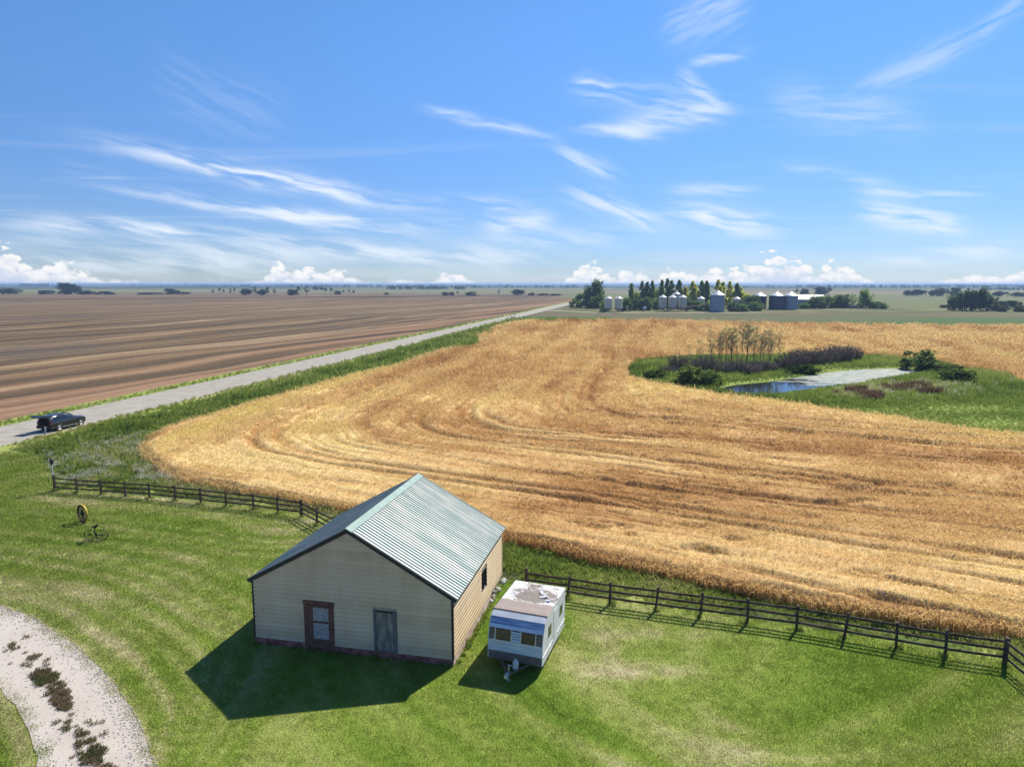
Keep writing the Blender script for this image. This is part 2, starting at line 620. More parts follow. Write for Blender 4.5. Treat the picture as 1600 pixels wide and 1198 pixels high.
def leaf_mat(name, trans=0.3, var=0.35):
    """foliage whose colour is the tree's own object colour"""
    m = bpy.data.materials.new(name); m.use_nodes = True
    n = NT(m.node_tree)
    oc = n.new('ShaderNodeObjectInfo').outputs['Color']
    rnd = n.new('ShaderNodeNewGeometry').outputs['Random Per Island']
    hv = n.new('ShaderNodeHueSaturation')
    n.put(hv.inputs['Color'], oc)
    n.put(hv.inputs['Value'], n.mapr(rnd, 0, 1, 1 - var, 1 + var, False))
    n.put(hv.inputs['Hue'], n.mapr(rnd, 0, 1, 0.485, 0.512, False))
    d = n.new('ShaderNodeBsdfDiffuse'); n.put(d.inputs[0], hv.outputs[0])
    t = n.new('ShaderNodeBsdfTranslucent'); n.put(t.inputs[0], hv.outputs[0])
    x = n.new('ShaderNodeMixShader'); x.inputs[0].default_value = trans
    n.l.new(d.outputs[0], x.inputs[1]); n.l.new(t.outputs[0], x.inputs[2])
    o = n.new('ShaderNodeOutputMaterial'); n.l.new(x.outputs[0], o.inputs[0])
    return m

# ------------------------------------------------------------------ the land
E_ = np.array([0.196, 0.9806])         # along the road
R_ = np.array([0.9806, -0.196])        # to its right


def road_xy(s, p):
    return (s * E_[0] + p * R_[0], s * E_[1] + p * R_[1])


def perp(x, y):
    return x * R_[0] + y * R_[1]


def along(x, y):
    return x * E_[0] + y * E_[1]


WHEAT_NEAR_R = [(-0.79, 42.01), (1.93, 40.94), (3.73, 39.53), (5.57, 38.30), (7.36, 37.40), (9.09, 36.62), (10.17, 35.48), (12.14, 34.62), (13.63, 33.88), (14.60, 33.16), (16.94, 32.27), (18.42, 31.49), (20.02, 30.99), (22.48, 30.27), (24.06, 29.86)]
WHEAT_REST = [(-8.88, 47.53), (-11.45, 48.09), (-13.48, 48.96), (-15.90, 50.17), (-18.20, 51.43), (-20.49, 52.42), (-23.51, 53.80), (-26.08, 55.07), (-28.43, 56.98), (-31.04, 59.87), (-33.76, 63.55), (-35.84, 66.88), (-36.91, 69.68), (-37.46, 72.71), (-37.35, 76.71), (-36.24, 82.34), (-33.91, 92.74), (-29.91, 109.46), (-23.49, 129.32), (-19.65, 144.53), (-16.15, 162.20), (-10.01, 170.18), (-8.43, 186.68), (-10.26, 206.68), (-7.30, 231.42), (0.00, 270.96), (7.67, 284.18), (26.42, 293.72), (51.98, 288.87), (75.50, 279.63), (97.57, 270.96), (118.32, 262.80), (137.87, 255.12), (158.55, 251.45), (178.64, 247.87), (198.18, 244.40), (290, 225)]
WHEAT = smooth_path(WHEAT_REST, 3) + [(230, 130), (75, 24), (45, 24.5)] + smooth_path(WHEAT_NEAR_R, 3)[::-1]
SLOUGH = smooth_path([(23.24, 138.48), (26.59, 146.69), (32.73, 150.50), (42.36, 155.91), (57.89, 155.91), (75.78, 157.22), (85.62, 143.05), (84.61, 133.15), (87.24, 126.33), (85.2, 119.33), (82.0, 113.0), (86.0, 105.59), (89.94, 96.48), (63.88, 69.31), (52.75, 71.62), (49.30, 74.47), (46.51, 77.91), (42.19, 83.69), (37.20, 90.36), (33.13, 95.42), (27.22, 102.89), (24.32, 106.73), (21.34, 111.59), (19.81, 117.70), (21.08, 128.21)], 3, True)
POND = smooth_path([(31.92, 107.75), (35.68, 111.92), (42.11, 115.66), (49.64, 121.31), (59.96, 129.42), (70.24, 133.38), (75.13, 132.37), (74.30, 129.42), (68.71, 123.90), (61.62, 118.82), (54.37, 112.65), (47.72, 109.11), (41.94, 104.49), (37.03, 101.43), (34.25, 101.43), (32.60, 105.13)], 3, True)
FENCE_L = [(-35.41, 53.31), (-33.37, 52.80), (-31.29, 52.38), (-29.19, 51.89), (-27.18, 51.52), (-24.92, 50.81), (-22.73, 50.14), (-20.60, 49.45), (-18.38, 48.79), (-16.39, 47.95), (-14.52, 47.22), (-12.98, 45.49), (-11.43, 43.79), (-9.9, 42.1), (-8.4, 40.4)]
FENCE_R = [(0.77, 35.21), (2.82, 34.48), (4.91, 33.72), (7.05, 33.06), (9.09, 32.42), (11.18, 31.79), (13.23, 31.10), (15.08, 30.33), (17.01, 29.50), (18.74, 28.75), (20.81, 28.06), (20.72, 25.93), (20.6, 23.8), (20.5, 21.7)]
DRIVE_R = smooth_path([(-34, 36.0), (-28.24, 34.53), (-25.50, 33.44), (-23.66, 32.61), (-21.46, 31.14), (-19.21, 29.38), (-17.04, 27.56), (-15.23, 25.72), (-13.76, 24.09), (-11.98, 21.72), (-10.88, 19.90), (-9.6, 16.0), (-9.2, 8.0)], 3)
DRIVE_L = smooth_path([(-36, 33.2), (-27.5, 31.0), (-23.67, 28.58), (-20.29, 26.16), (-18.51, 24.68), (-16.90, 22.99), (-15.84, 21.72), (-14.60, 19.90), (-13.6, 16.0), (-13.0, 8.0)], 3)
DRIVE = DRIVE_R + DRIVE_L[::-1]
MED1 = smooth_path([(-20.20, 27.71), (-19.83, 27.96), (-18.59, 27.08), (-17.23, 25.72), (-16.72, 24.96), (-17.03, 24.80), (-18.37, 25.93)], 3, True)
MED2 = smooth_path([(-15.43, 23.16), (-15.08, 23.34), (-13.92, 22.30), (-12.8, 21.0), (-12.2, 18.5), (-13.2, 19.5), (-14.1, 21.3)], 3, True)
LAWN = [(-80, 74.5), (-65.42, 71.01), (-49.91, 67.61), (-44.33, 65.02), (-40.65, 60.80), (-36.9, 55.2)] + [(x + 0.25, y + 0.55) for x, y in FENCE_L[:11]] + [(-12.4, 45.9), (-10.9, 44.2), (-8.0, 41.2), (0.6, 36.0)] + [(x + 0.2, y + 0.5) for x, y in FENCE_R[:10]] + [(21.2, 28.4), (21.1, 25.9), (20.9, 4), (-80, 4)]

# far ground: one sheet to the horizon, quarter sections of crop, pasture and bush
m = bpy.data.materials.new('far_farmland'); m.use_nodes = True
n = NT(m.node_tree)
pos = n.new('ShaderNodeNewGeometry').outputs['Position']
rp = n.mapping(pos, rot=(0, 0, R(11.3)))
wv = n.noise(rp, 0.0012, 3)
sx, sy, sz = n.sep(rp)
qx = n.m('FLOOR', n.m('DIVIDE', n.m('ADD', sx, n.m('MULTIPLY', wv, 260)), 800))
qy = n.m('FLOOR', n.m('DIVIDE', n.m('ADD', sy, n.m('MULTIPLY', wv, 200)), 420))
wn = n.new('ShaderNodeTexWhiteNoise'); wn.noise_dimensions = '2D'
n.put(wn.inputs['Vector'], n.vec(qx, qy, 0))
fieldc = n.ramp(wn.outputs['Value'], [(0.0, (0.14, 0.15, 0.065)), (0.3, (0.17, 0.18, 0.075)), (0.45, (0.22, 0.19, 0.10)), (0.6, (0.12, 0.15, 0.06)), (0.78, (0.25, 0.20, 0.12)), (0.9, (0.16, 0.12, 0.085)), (1.0, (0.20, 0.21, 0.10))])
fine = n.noise(n.mapping(pos, scale=(1, 1, 1)), 0.06, 5, 0.6)
fieldc = n.mix(n.mapr(fine, 0.35, 0.7, 0, 0.4), fieldc, (0.11, 0.12, 0.05))
wood = n.noise(n.mapping(pos, scale=(0.5, 1.6, 1)), 0.0011, 5, 0.62)
dist = n.m('SQRT', n.m('ADD', n.m('MULTIPLY', n.sep(pos)[0], n.sep(pos)[0]), n.m('MULTIPLY', n.sep(pos)[1], n.sep(pos)[1])))
woodf = n.m('MULTIPLY', n.mapr(wood, 0.40, 0.46), n.mapr(dist, 2100, 3000))
cc = n.mix(woodf, fieldc, (0.022, 0.035, 0.018))
b = n.new('ShaderNodeBsdfPrincipled'); n.put(b.inputs['Base Color'], cc)
b.inputs['Roughness'].default_value = 1.0; b.inputs['Specular IOR Level'].default_value = 0.05
o_ = n.new('ShaderNodeOutputMaterial'); n.l.new(b.outputs[0], o_.inputs[0])
gd = MB()
rr = [0, 60, 200, 600, 2000, 6000, 18000, 42000]
gd.lathe([(max(r, 0.01), -0.04) for r in rr], 48)
ground = part('ground', gd, m); tag(ground, kind='structure')

# brown stubble field left of the road
m = bpy.data.materials.new('stubble_soil'); m.use_nodes = True
n = NT(m.node_tree)
pos = n.new('ShaderNodeNewGeometry').outputs['Position']
rp = n.mapping(pos, rot=(0, 0, R(19.0)))        # x across the swaths, y along them
sx, sy, sz = n.sep(rp)
wrp = n.noise(n.vec(n.m('MULTIPLY', sx, 0.012), n.m('MULTIPLY', sy, 0.0055), 0), 1.0, 3)
wrp = n.m('MULTIPLY', n.m('SUBTRACT', wrp, 0.5), 46.0)
ac = n.m('ADD', sx, wrp)
s1 = n.noise(n.vec(n.m('MULTIPLY', ac, 0.17), n.m('MULTIPLY', sy, 0.0032), 1.0), 1.0, 2, 0.5)
s2 = n.noise(n.vec(n.m('MULTIPLY', ac, 0.62), n.m('MULTIPLY', sy, 0.009), 5.0), 1.0, 4, 0.65)
s4 = n.noise(n.vec(n.m('MULTIPLY', ac, 1.6), n.m('MULTIPLY', sy, 0.03), 8.0), 1.0, 3, 0.6)
s3 = n.noise(pos, 0.9, 5, 0.7)
big = n.noise(n.mapping(pos, scale=(1, 0.5, 1)), 0.02, 4)
f = n.m('ADD', n.m('ADD', n.m('MULTIPLY', s1, 0.75), n.m('MULTIPLY', s4, 0.30)), n.m('ADD', n.m('MULTIPLY', s2, 0.55), n.m('MULTIPLY', s3, 0.30)))
f = n.mapr(f, 0.72, 1.18, 0, 1, False)
c = n.ramp(f, [(0.0, (0.050, 0.040, 0.029)), (0.28, (0.085, 0.063, 0.041)), (0.5, (0.148, 0.100, 0.058)), (0.72, (0.225, 0.153, 0.086)), (1.0, (0.36, 0.27, 0.165))])
pale = n.m('MULTIPLY', n.mapr(s2, 0.53, 0.62), n.mapr(s1, 0.46, 0.58))
pale = n.m('MULTIPLY', pale, n.mapr(s3, 0.3, 0.6))
c = n.mix(n.m('MULTIPLY', pale, 0.75), c, (0.37, 0.285, 0.195))
pn = n.m('ADD', n.m('MULTIPLY', n.sep(pos)[0], 0.9806), n.m('MULTIPLY', n.sep(pos)[1], -0.196))
near_o = n.mapr(pn, -112, -76, 0.0, 0.6)
c = n.mix(n.m('MULTIPLY', near_o, n.mapr(n.m('ADD', n.m('MULTIPLY', s1, 0.6), n.m('MULTIPLY', big, 0.4)), 0.42, 0.56)), c, (0.285, 0.160, 0.10))
c = n.mix(n.mapr(big, 0.54, 0.72, 0, 0.55), c, (0.085, 0.076, 0.072))
b = n.new('ShaderNodeBsdfPrincipled'); n.put(b.inputs['Base Color'], c)
b.inputs['Roughness'].default_value = 1.0; b.inputs['Specular IOR Level'].default_value = 0.05
bp = n.new('ShaderNodeBump'); bp.inputs['Strength'].default_value = 0.6; bp.inputs['Distance'].default_value = 0.25
n.put(bp.inputs['Height'], n.m('ADD', s3, s2)); n.l.new(bp.outputs[0], b.inputs['Normal'])
o_ = n.new('ShaderNodeOutputMaterial'); n.l.new(b.outputs[0], o_.inputs[0])
q = [road_xy(-80, -73.6), road_xy(300, -73.6), road_xy(700, -73.6), (52, 985), (59.5, 955), (-380, 1058), (-760, 1062), (-1500, 1080), (-1500, 300), (-300, -60)]
tag(part('stubble_field', MB().add([(x, y, 0.03) for x, y in q], [tuple(range(len(q)))]), m), kind='structure')

# paved road on its low bank
road_m = mat('road_surface', (0.33, 0.305, 0.26), 0.9, var=0.10, scale=0.6, bump=0.2, spec=0.15, detail=6)
rd = MB()
ss = [-60, 0, 40, 80, 120, 200, 300, 420, 560, 720, 880]
prof = [(-71.2, 0.20), (-70.6, 0.29), (-69.0, 0.315), (-66.8, 0.335), (-64.6, 0.315), (-63.0, 0.29), (-62.2, 0.20)]
vs_ = [(*road_xy(s, p), z) for s in ss for p, z in prof]
k_ = len(prof)
rd.add(vs_, [(i * k_ + j, i * k_ + j + 1, (i + 1) * k_ + j + 1, (i + 1) * k_ + j) for i in range(len(ss) - 1) for j in range(k_ - 1)])
tag(part('road', rd, road_m, smooth=True), kind='structure')

# strip of grass between road and stubble
GRASS_STOPS = [(0.0, (0.050, 0.052, 0.024)), (0.25, (0.105, 0.165, 0.032)), (0.45, (0.215, 0.285, 0.055)), (0.62, (0.29, 0.335, 0.085)), (0.78, (0.37, 0.355, 0.14)), (0.9, (0.44, 0.40, 0.24)), (1.0, (0.58, 0.56, 0.50))]
rough_m = tint_mat('rough_grass_soil', GRASS_STOPS, 1.5, 0.35, 0.6)
verge = MB()
prof = [(-75.0, 0.035), (-73.5, 0.06), (-72.3, 0.10), (-71.0, 0.19)]
k_ = len(prof)
vs_ = [(*road_xy(s, p), z) for s in ss[:-1] for p, z in prof]
verge.add(vs_, [(i * k_ + j, i * k_ + j + 1, (i + 1) * k_ + j + 1, (i + 1) * k_ + j) for i in range(len(ss) - 2) for j in range(k_ - 1)])
vm = verge.mesh('verge', rough_m, True)
at = vm.attributes.new('tint', 'FLOAT', 'POINT'); at.data.foreach_set('value', [0.5] * len(vm.vertices))
tag(link(bpy.data.objects.new('verge', vm)), kind='structure')

# green crop beyond the wheat
m = bpy.data.materials.new('low_green_crop'); m.use_nodes = True
n = NT(m.node_tree)
pos = n.new('ShaderNodeNewGeometry').outputs['Position']
a1 = n.noise(n.mapping(pos, scale=(0.25, 1.6, 1)), 0.03, 4)
a2 = n.noise(pos, 0.5, 5, 0.7)
py_ = n.m('ADD', n.sep(pos)[1], n.m('MULTIPLY', n.sep(pos)[0], 0.22))
f = n.m('ADD', n.m('MULTIPLY', a1, 0.7), n.m('MULTIPLY', a2, 0.25))
f = n.m('ADD', f, n.mapr(py_, 300, 430, -0.02, 0.16, False))
c = n.ramp(f, [(0.30, (0.055, 0.115, 0.03)), (0.46, (0.075, 0.125, 0.04)), (0.56, (0.12, 0.12, 0.06)), (0.68, (0.17, 0.125, 0.085))])
b = n.new('ShaderNodeBsdfPrincipled'); n.put(b.inputs['Base Color'], c)
b.inputs['Roughness'].default_value = 1.0; b.inputs['Specular IOR Level'].default_value = 0.05
o_ = n.new('ShaderNodeOutputMaterial'); n.l.new(b.outputs[0], o_.inputs[0])
q = [(-13, 200), (-14, 260), (3, 385), (15, 421), (34.4, 386), (67, 379), (105, 384), (140, 394), (275, 392), (420, 380), (420, 190), (200, 225)]
tag(part('green_field', MB().add([(x, y, 0.0) for x, y in q], [tuple(range(len(q)))]), m), kind='structure')

# farmyard: worn grass and pale dirt, with the track that joins the road
yard_m = mat('farmyard_dirt', (0.13, 0.145, 0.06), 1.0, var=0.2, scale=0.08, spec=0.05, col2=(0.31, 0.27, 0.19), thr=(0.46, 0.72), stretch=(0.4, 1.3, 1))
q = [(16, 424), (34.4, 386.5), (67, 379.5), (105, 384.5), (140, 394.5), (250, 398), (250, 505), (120, 520), (30, 520)]
tag(part('farmyard', MB().add([(x, y, 0.05) for x, y in q], [tuple(range(len(q)))]), yard_m), kind='structure')
track_m = mat('track_dirt', (0.40, 0.36, 0.29), 1.0, var=0.15, scale=0.3, spec=0.05)
tk = smooth_path([(24, 430), (40, 405), (62, 391), (90, 388), (118, 391), (140, 398)], 5)
tm = MB()
tv = []
for i, p in enumerate(tk):
    a = Vector(tk[min(i + 1, len(tk) - 1)]) - Vector(tk[max(i - 1, 0)]); a.normalize()
    for s in (-1, 1):
        tv.append((p[0] - a.y * 2.1 * s, p[1] + a.x * 2.1 * s, 0.09))
tm.add(tv, [(2 * i, 2 * i + 1, 2 * i + 3, 2 * i + 2) for i in range(len(tk) - 1)])
tag(part('farm_track', tm, track_m), kind='structure')
q = [(330, 455), (295, 446), (262, 446), (262, 449), (295, 450), (330, 460)]
tag(part('far_track', MB().add([(x, y, 0.0) for x, y in q], [tuple(range(len(q)))]), track_m), kind='structure')

# ---- rough grass: between road, fences and wheat
X, Y = fan_grid(14, 330, 0.008, -1.05, 1.7, 0.006)
pp = perp(X, Y)
dw = dist_line(WHEAT, X, Y, True) * np.where(inside(WHEAT, X, Y), -1, 1)      # distance to the wheat, negative inside
inl = inside(LAWN, X, Y)
dl = dist_line(LAWN, X, Y, True) * np.where(inl, -1, 1)
keep = (pp > -62.6) & (dw > -2.2) & (dl > -2.5) & (Y < 300) & ~((Y > 200) & (dw > 40)) & (X < 60)
bank = 0.22 * sstep(-58.5, -62.4, pp)
Z = 0.02 + bank + 0.06 * fbm(X * 0.8, Y * 0.8, 3) * sstep(0, 1.5, dl)


def rough_tint(x, y):
    p = perp(x, y)
    t = 0.50 + 0.62 * (fbm(x * 0.35, y * 0.2, 4, 3) - 0.5) + 0.25 * (fbm(x * 1.3, y * 1.3, 3, 8) - 0.5)
    t = t + 0.16 * sstep(-59.0, -62.0, p)                                     # mown shoulder, paler
    t = t - 0.10 * sstep(-58, -55, p) * sstep(-51, -54, p)                     # lusher ditch
    return t


tint = rough_tint(X, Y)
flo = np.exp(-(((X + 38) / 4.5) ** 2 + ((Y - 60.5) / 5.5) ** 2)) + 0.8 * np.exp(-(((X + 31) / 3.2) ** 2 + ((Y - 56) / 2.0) ** 2)) + 0.8 * np.exp(-(((X + 39.5) / 2.2) ** 2 + ((Y - 70) / 3.5) ** 2))
tint = tint + 0.22 * np.clip(flo, 0, 1) * (fbm(X * 1.1, Y * 1.1, 3, 5) - 0.2)
tint = tint - 0.45 * sstep(1.3, 0.3, np.abs(dl - 0.8)) * sstep(0.40, 0.5, fbm(X * 0.5, Y * 0.5, 3, 31))  # dark strip by the fence: bare soil plus painted shade of tall grass
tag(part('rough_grass', grid_mesh('rough_grass', X, Y, Z, keep, rough_m, {'tint': tint}), None), kind='structure')

# ---- lawn
X, Y = fan_grid(13, 78, 0.009, -1.3, 1.02, 0.011)
keep = inside(LAWN, X, Y)


def lawn_tint(x, y):
    d1 = dist_line(DRIVE_R[::2], x, y)
    d2 = dist_line(FENCE_L[:11], x, y)
    d3 = dist_line(FENCE_R[:11], x, y)
    ring = np.hypot((x - 9) * 0.8, (y - 24)) 
    left = sstep(-8, -13, x)
    phi = np.minimum(d1, d2) * left + (1 - left) * (0.5 * d3 + 0.5 * ring)
    a = x * 0.8 - y * 0.5
    base = 0.50 + 0.30 * (fbm(x * 0.16, y * 0.16, 3, 11) - 0.5)
    st = fbm(phi * 1.25 + 0.8 * fbm(x * 0.3, y * 0.3, 2, 5), a * 0.07, 4, 21) - 0.5
    st2 = fbm(phi * 3.1, a * 0.10, 3, 27) - 0.5
    pale = sstep(0.54, 0.70, fbm(phi * 0.6 + 3, a * 0.17 + 5, 4, 41))
    t = base + 0.40 * st + 0.34 * st2 + 0.17 * pale * (0.5 + fbm(x * 1.5, y * 1.5, 2, 51))
    t = t + 0.17 * left + 0.09 * left * np.sin(phi * 2 * math.pi / 1.15 + 2.0 * fbm(x * 0.2, y * 0.2, 2, 9))
    dry = np.exp(-(((x - 5.6) / 2.4) ** 2 + ((y - 27.6) / 0.7) ** 2)) + 0.7 * np.exp(-(((x - 6.5) / 2.6) ** 2 + ((y - 30.6) / 0.6) ** 2))
    t = t + 0.36 * dry * fbm(x * 1.2, y * 1.8, 3, 61) * 1.4
    t = t + 0.30 * sstep(0.9, 0.0, d1) * fbm(x * 2, y * 2, 2, 71)
    df = np.minimum(dist_line(FENCE_L, x, y), dist_line(FENCE_R, x, y))
    return t + 0.20 * sstep(0.7, 0.1, df) * fbm(x * 1.7, y * 1.7, 2, 81)


LAWN_STOPS = [(0.0, (0.045, 0.090, 0.010)), (0.22, (0.090, 0.160, 0.018)), (0.42, (0.150, 0.236, 0.028)), (0.58, (0.215, 0.282, 0.048)), (0.74, (0.30, 0.335, 0.095)), (0.88, (0.42, 0.40, 0.195)), (1.0, (0.52, 0.47, 0.29))]
lawn_m = tint_mat('lawn_turf', LAWN_STOPS, 5.0, 0.22, 0.5)
Z = 0.05 + 0.02 * fbm(X * 0.5, Y * 0.5, 2, 1)
tag(part('lawn', grid_mesh('lawn', X, Y, Z, keep, lawn_m, {'tint': lawn_tint(X, Y)}), None), kind='structure')

# ---- gravel drive
m = bpy.data.materials.new('drive_gravel'); m.use_nodes = True
n = NT(m.node_tree)
pos = n.new('ShaderNodeNewGeometry').outputs['Position']
g1 = n.noise(pos, 0.7, 4); g2 = n.noise(pos, 22.0, 4, 0.8)
g3 = n.new('ShaderNodeTexVoronoi'); n.put(g3.inputs['Vector'], pos); g3.inputs['Scale'].default_value = 45
f = n.m('ADD', n.m('MULTIPLY', g1, 0.5), n.m('MULTIPLY', g2, 0.6))
c = n.ramp(f, [(0.28, (0.34, 0.295, 0.255)), (0.46, (0.445, 0.395, 0.345)), (0.62, (0.495, 0.445, 0.395)), (0.8, (0.56, 0.51, 0.46))])
b = n.new('ShaderNodeBsdfPrincipled'); n.put(b.inputs['Base Color'], c)
b.inputs['Roughness'].default_value = 0.95; b.inputs['Specular IOR Level'].default_value = 0.1
bp = n.new('ShaderNodeBump'); bp.inputs['Strength'].default_value = 0.35; bp.inputs['Distance'].default_value = 0.015
n.put(bp.inputs['Height'], n.m('ADD', g2, g3.outputs['Distance'])); n.l.new(bp.outputs[0], b.inputs['Normal'])
o_ = n.new('ShaderNodeOutputMaterial'); n.l.new(b.outputs[0], o_.inputs[0])
dr = DRIVE
jit = []
for i, (x, y) in enumerate(dr):
    jit.append((x + 0.05 * math.sin(i * 2.3), y + 0.05 * math.cos(i * 3.1)))
tag(part('driveway', MB().add([(x, y, 0.082) for x, y in jit], [tuple(range(len(jit)))]), m), kind='structure')

# ---- slough: sedge flat and open water
X, Y = fan_grid(60, 175, 0.006, 0.05, 1.1, 0.006)
din = dist_line(SLOUGH, X, Y, True) * np.where(inside(SLOUGH, X, Y), 1, -1)
dp = dist_line(POND, X, Y, True) * np.where(inside(POND, X, Y), -1, 1)
keep = (din > -2.5) & (dp > -2.5)


def slough_tint(x, y):
    t = 0.43 + 0.6 * (fbm(x * 0.12, y * 0.12, 4, 15) - 0.5) + 0.2 * (fbm(x * 0.8, y * 0.8, 3, 16) - 0.5)
    grey = np.exp(-(((x - 58) / 13) ** 2 + ((y - 104 - (x - 58) * 0.35) / 5) ** 2))
    t = t + 0.40 * grey * (fbm(x * 0.5, y * 0.5, 3, 17) - 0.05)
    return t


Z = 0.03 + 0.12 * sstep(0.0, 1.5, dp) - 0.25 * sstep(0.2, -1.0, dp) + 0.05 * fbm(X * 0.7, Y * 0.7, 2, 4)
tag(part('slough_grass', grid_mesh('slough_grass', X, Y, Z, keep, rough_m, {'tint': slough_tint(X, Y)}), None), kind='structure')

m = bpy.data.materials.new('pond_water'); m.use_nodes = True
n = NT(m.node_tree)
pos = n.new('ShaderNodeNewGeometry').outputs['Position']
px_, py_, pz_ = n.sep(pos)
scn = n.noise(n.mapping(pos, scale=(0.55, 1.5, 1)), 0.32, 5, 0.65)
scum = n.mapr(n.m('ADD', scn, n.mapr(n.m('ADD', n.m('MULTIPLY', px_, 0.8), n.m('MULTIPLY', py_, 0.6)), 100, 119, -0.16, 0.24, False)), 0.47, 0.55)
wat = n.new('ShaderNodeBsdfPrincipled')
wat.inputs['Base Color'].default_value = (0.008, 0.012, 0.014, 1)
wat.inputs['Roughness'].default_value = 0.04
wat.inputs['IOR'].default_value = 1.34
wat.inputs['Specular IOR Level'].default_value = 0.5
bp = n.new('ShaderNodeBump'); bp.inputs['Strength'].default_value = 0.05; bp.inputs['Distance'].default_value = 0.05
n.put(bp.inputs['Height'], n.noise(n.mapping(pos, scale=(1, 2.5, 1)), 1.6, 3)); n.l.new(bp.outputs[0], wat.inputs['Normal'])
weed = n.new('ShaderNodeBsdfPrincipled')
n.put(weed.inputs['Base Color'], n.ramp(n.noise(n.mapping(pos, scale=(0.6, 1.6, 1)), 0.8, 5, 0.7), [(0.40, (0.10, 0.125, 0.085)), (0.48, (0.23, 0.255, 0.215)), (0.62, (0.33, 0.35, 0.325))]))
weed.inputs['Roughness'].default_value = 0.75
weed.inputs['Specular IOR Level'].default_value = 0.25
x = n.new('ShaderNodeMixShader'); n.put(x.inputs[0], scum)
n.l.new(wat.outputs[0], x.inputs[1]); n.l.new(weed.outputs[0], x.inputs[2])
o_ = n.new('ShaderNodeOutputMaterial'); n.l.new(x.outputs[0], o_.inputs[0])
pw = [(x_ * 1.0, y_) for x_, y_ in POND]
cx, cy = np.mean([p[0] for p in pw]), np.mean([p[1] for p in pw])
pw = [(cx + (x_ - cx) * 1.02, cy + (y_ - cy) * 1.02) for x_, y_ in pw]
tag(part('pond', MB().add([(x_, y_, 0.03) for x_, y_ in pw], [tuple(range(len(pw)))]), m), kind='structure')

# ---- wheat: a standing and partly lodged crop, one thick displaced canopy
WHEAT_STOPS = [(0.0, (0.30, 0.150, 0.055)), (0.25, (0.48, 0.275, 0.110)), (0.5, (0.63, 0.425, 0.185)), (0.75, (0.73, 0.55, 0.255)), (1.0, (0.70, 0.565, 0.21))]


def wheat_fields(x, y):
    dn = (x - 0) * 0.449 + (y - 41.5) * 0.893          # from the fence side
    drr = perp(x, y) + 50.5                             # from the road side
    k = 11.0
    h = np.clip(0.5 + 0.5 * (drr - dn) / k, 0, 1)
    phi = drr * (1 - h) + dn * h - k * h * (1 - h)
    t = dn - drr
    return phi, t


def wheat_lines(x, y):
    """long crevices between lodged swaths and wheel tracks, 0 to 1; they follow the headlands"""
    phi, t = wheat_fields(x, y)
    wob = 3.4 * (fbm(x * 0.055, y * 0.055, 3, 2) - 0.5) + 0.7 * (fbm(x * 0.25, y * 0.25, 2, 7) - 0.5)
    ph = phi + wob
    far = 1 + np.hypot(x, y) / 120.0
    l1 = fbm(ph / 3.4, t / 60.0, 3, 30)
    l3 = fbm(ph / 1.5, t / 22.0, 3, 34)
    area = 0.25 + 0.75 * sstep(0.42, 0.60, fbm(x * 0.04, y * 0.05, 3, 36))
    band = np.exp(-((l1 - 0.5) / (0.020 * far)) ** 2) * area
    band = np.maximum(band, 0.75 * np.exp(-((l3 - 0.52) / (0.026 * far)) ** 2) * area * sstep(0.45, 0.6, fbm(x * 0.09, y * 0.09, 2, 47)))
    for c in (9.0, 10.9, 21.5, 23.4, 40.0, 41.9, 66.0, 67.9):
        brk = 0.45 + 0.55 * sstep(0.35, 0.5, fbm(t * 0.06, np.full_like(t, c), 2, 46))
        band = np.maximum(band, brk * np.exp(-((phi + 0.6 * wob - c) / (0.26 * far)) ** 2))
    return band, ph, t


def wheat_height(x, y, d):
    """d: distance to the border of the crop"""
    band, ph, t = wheat_lines(x, y)
    l2 = fbm(ph / 1.1, t / 9.0, 3, 33)
    swell = fbm(ph / 4.5, t / 40.0, 3, 38)
    pocket = sstep(0.62, 0.72, fbm(x * 0.45, y * 0.8, 4, 71)) * sstep(0.45, 0.62, fbm(x * 0.05, y * 0.05, 3, 73))
    hgt = 0.74 + 0.34 * (swell - 0.5) + 0.30 * (l2 - 0.5) + 0.14 * (fbm(x * 1.5, y * 1.5, 3, 39) - 0.5)
    hgt = np.clip(hgt - 0.50 * band - 0.32 * pocket, 0.14, 1.1)
    rag = 0.25 + 0.35 * fbm(x * 1.1, y * 1.1, 2, 55)
    return hgt * sstep(-0.05, 2 * rag, d)


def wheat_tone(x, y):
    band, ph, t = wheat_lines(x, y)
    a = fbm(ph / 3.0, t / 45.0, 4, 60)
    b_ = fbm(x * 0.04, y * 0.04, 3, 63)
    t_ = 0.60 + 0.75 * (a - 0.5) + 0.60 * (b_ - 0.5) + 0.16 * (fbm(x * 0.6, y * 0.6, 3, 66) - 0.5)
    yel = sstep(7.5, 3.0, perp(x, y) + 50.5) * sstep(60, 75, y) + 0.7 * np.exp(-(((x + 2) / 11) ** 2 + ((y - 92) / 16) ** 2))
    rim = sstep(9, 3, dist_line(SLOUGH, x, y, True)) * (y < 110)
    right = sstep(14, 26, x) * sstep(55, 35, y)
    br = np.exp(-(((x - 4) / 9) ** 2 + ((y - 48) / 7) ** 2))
    return t_ + 0.26 * yel + 0.18 * rim + 0.12 * right - 0.28 * br - 0.36 * band  # band term: browner exposed stems, with crevice shade put into the tone


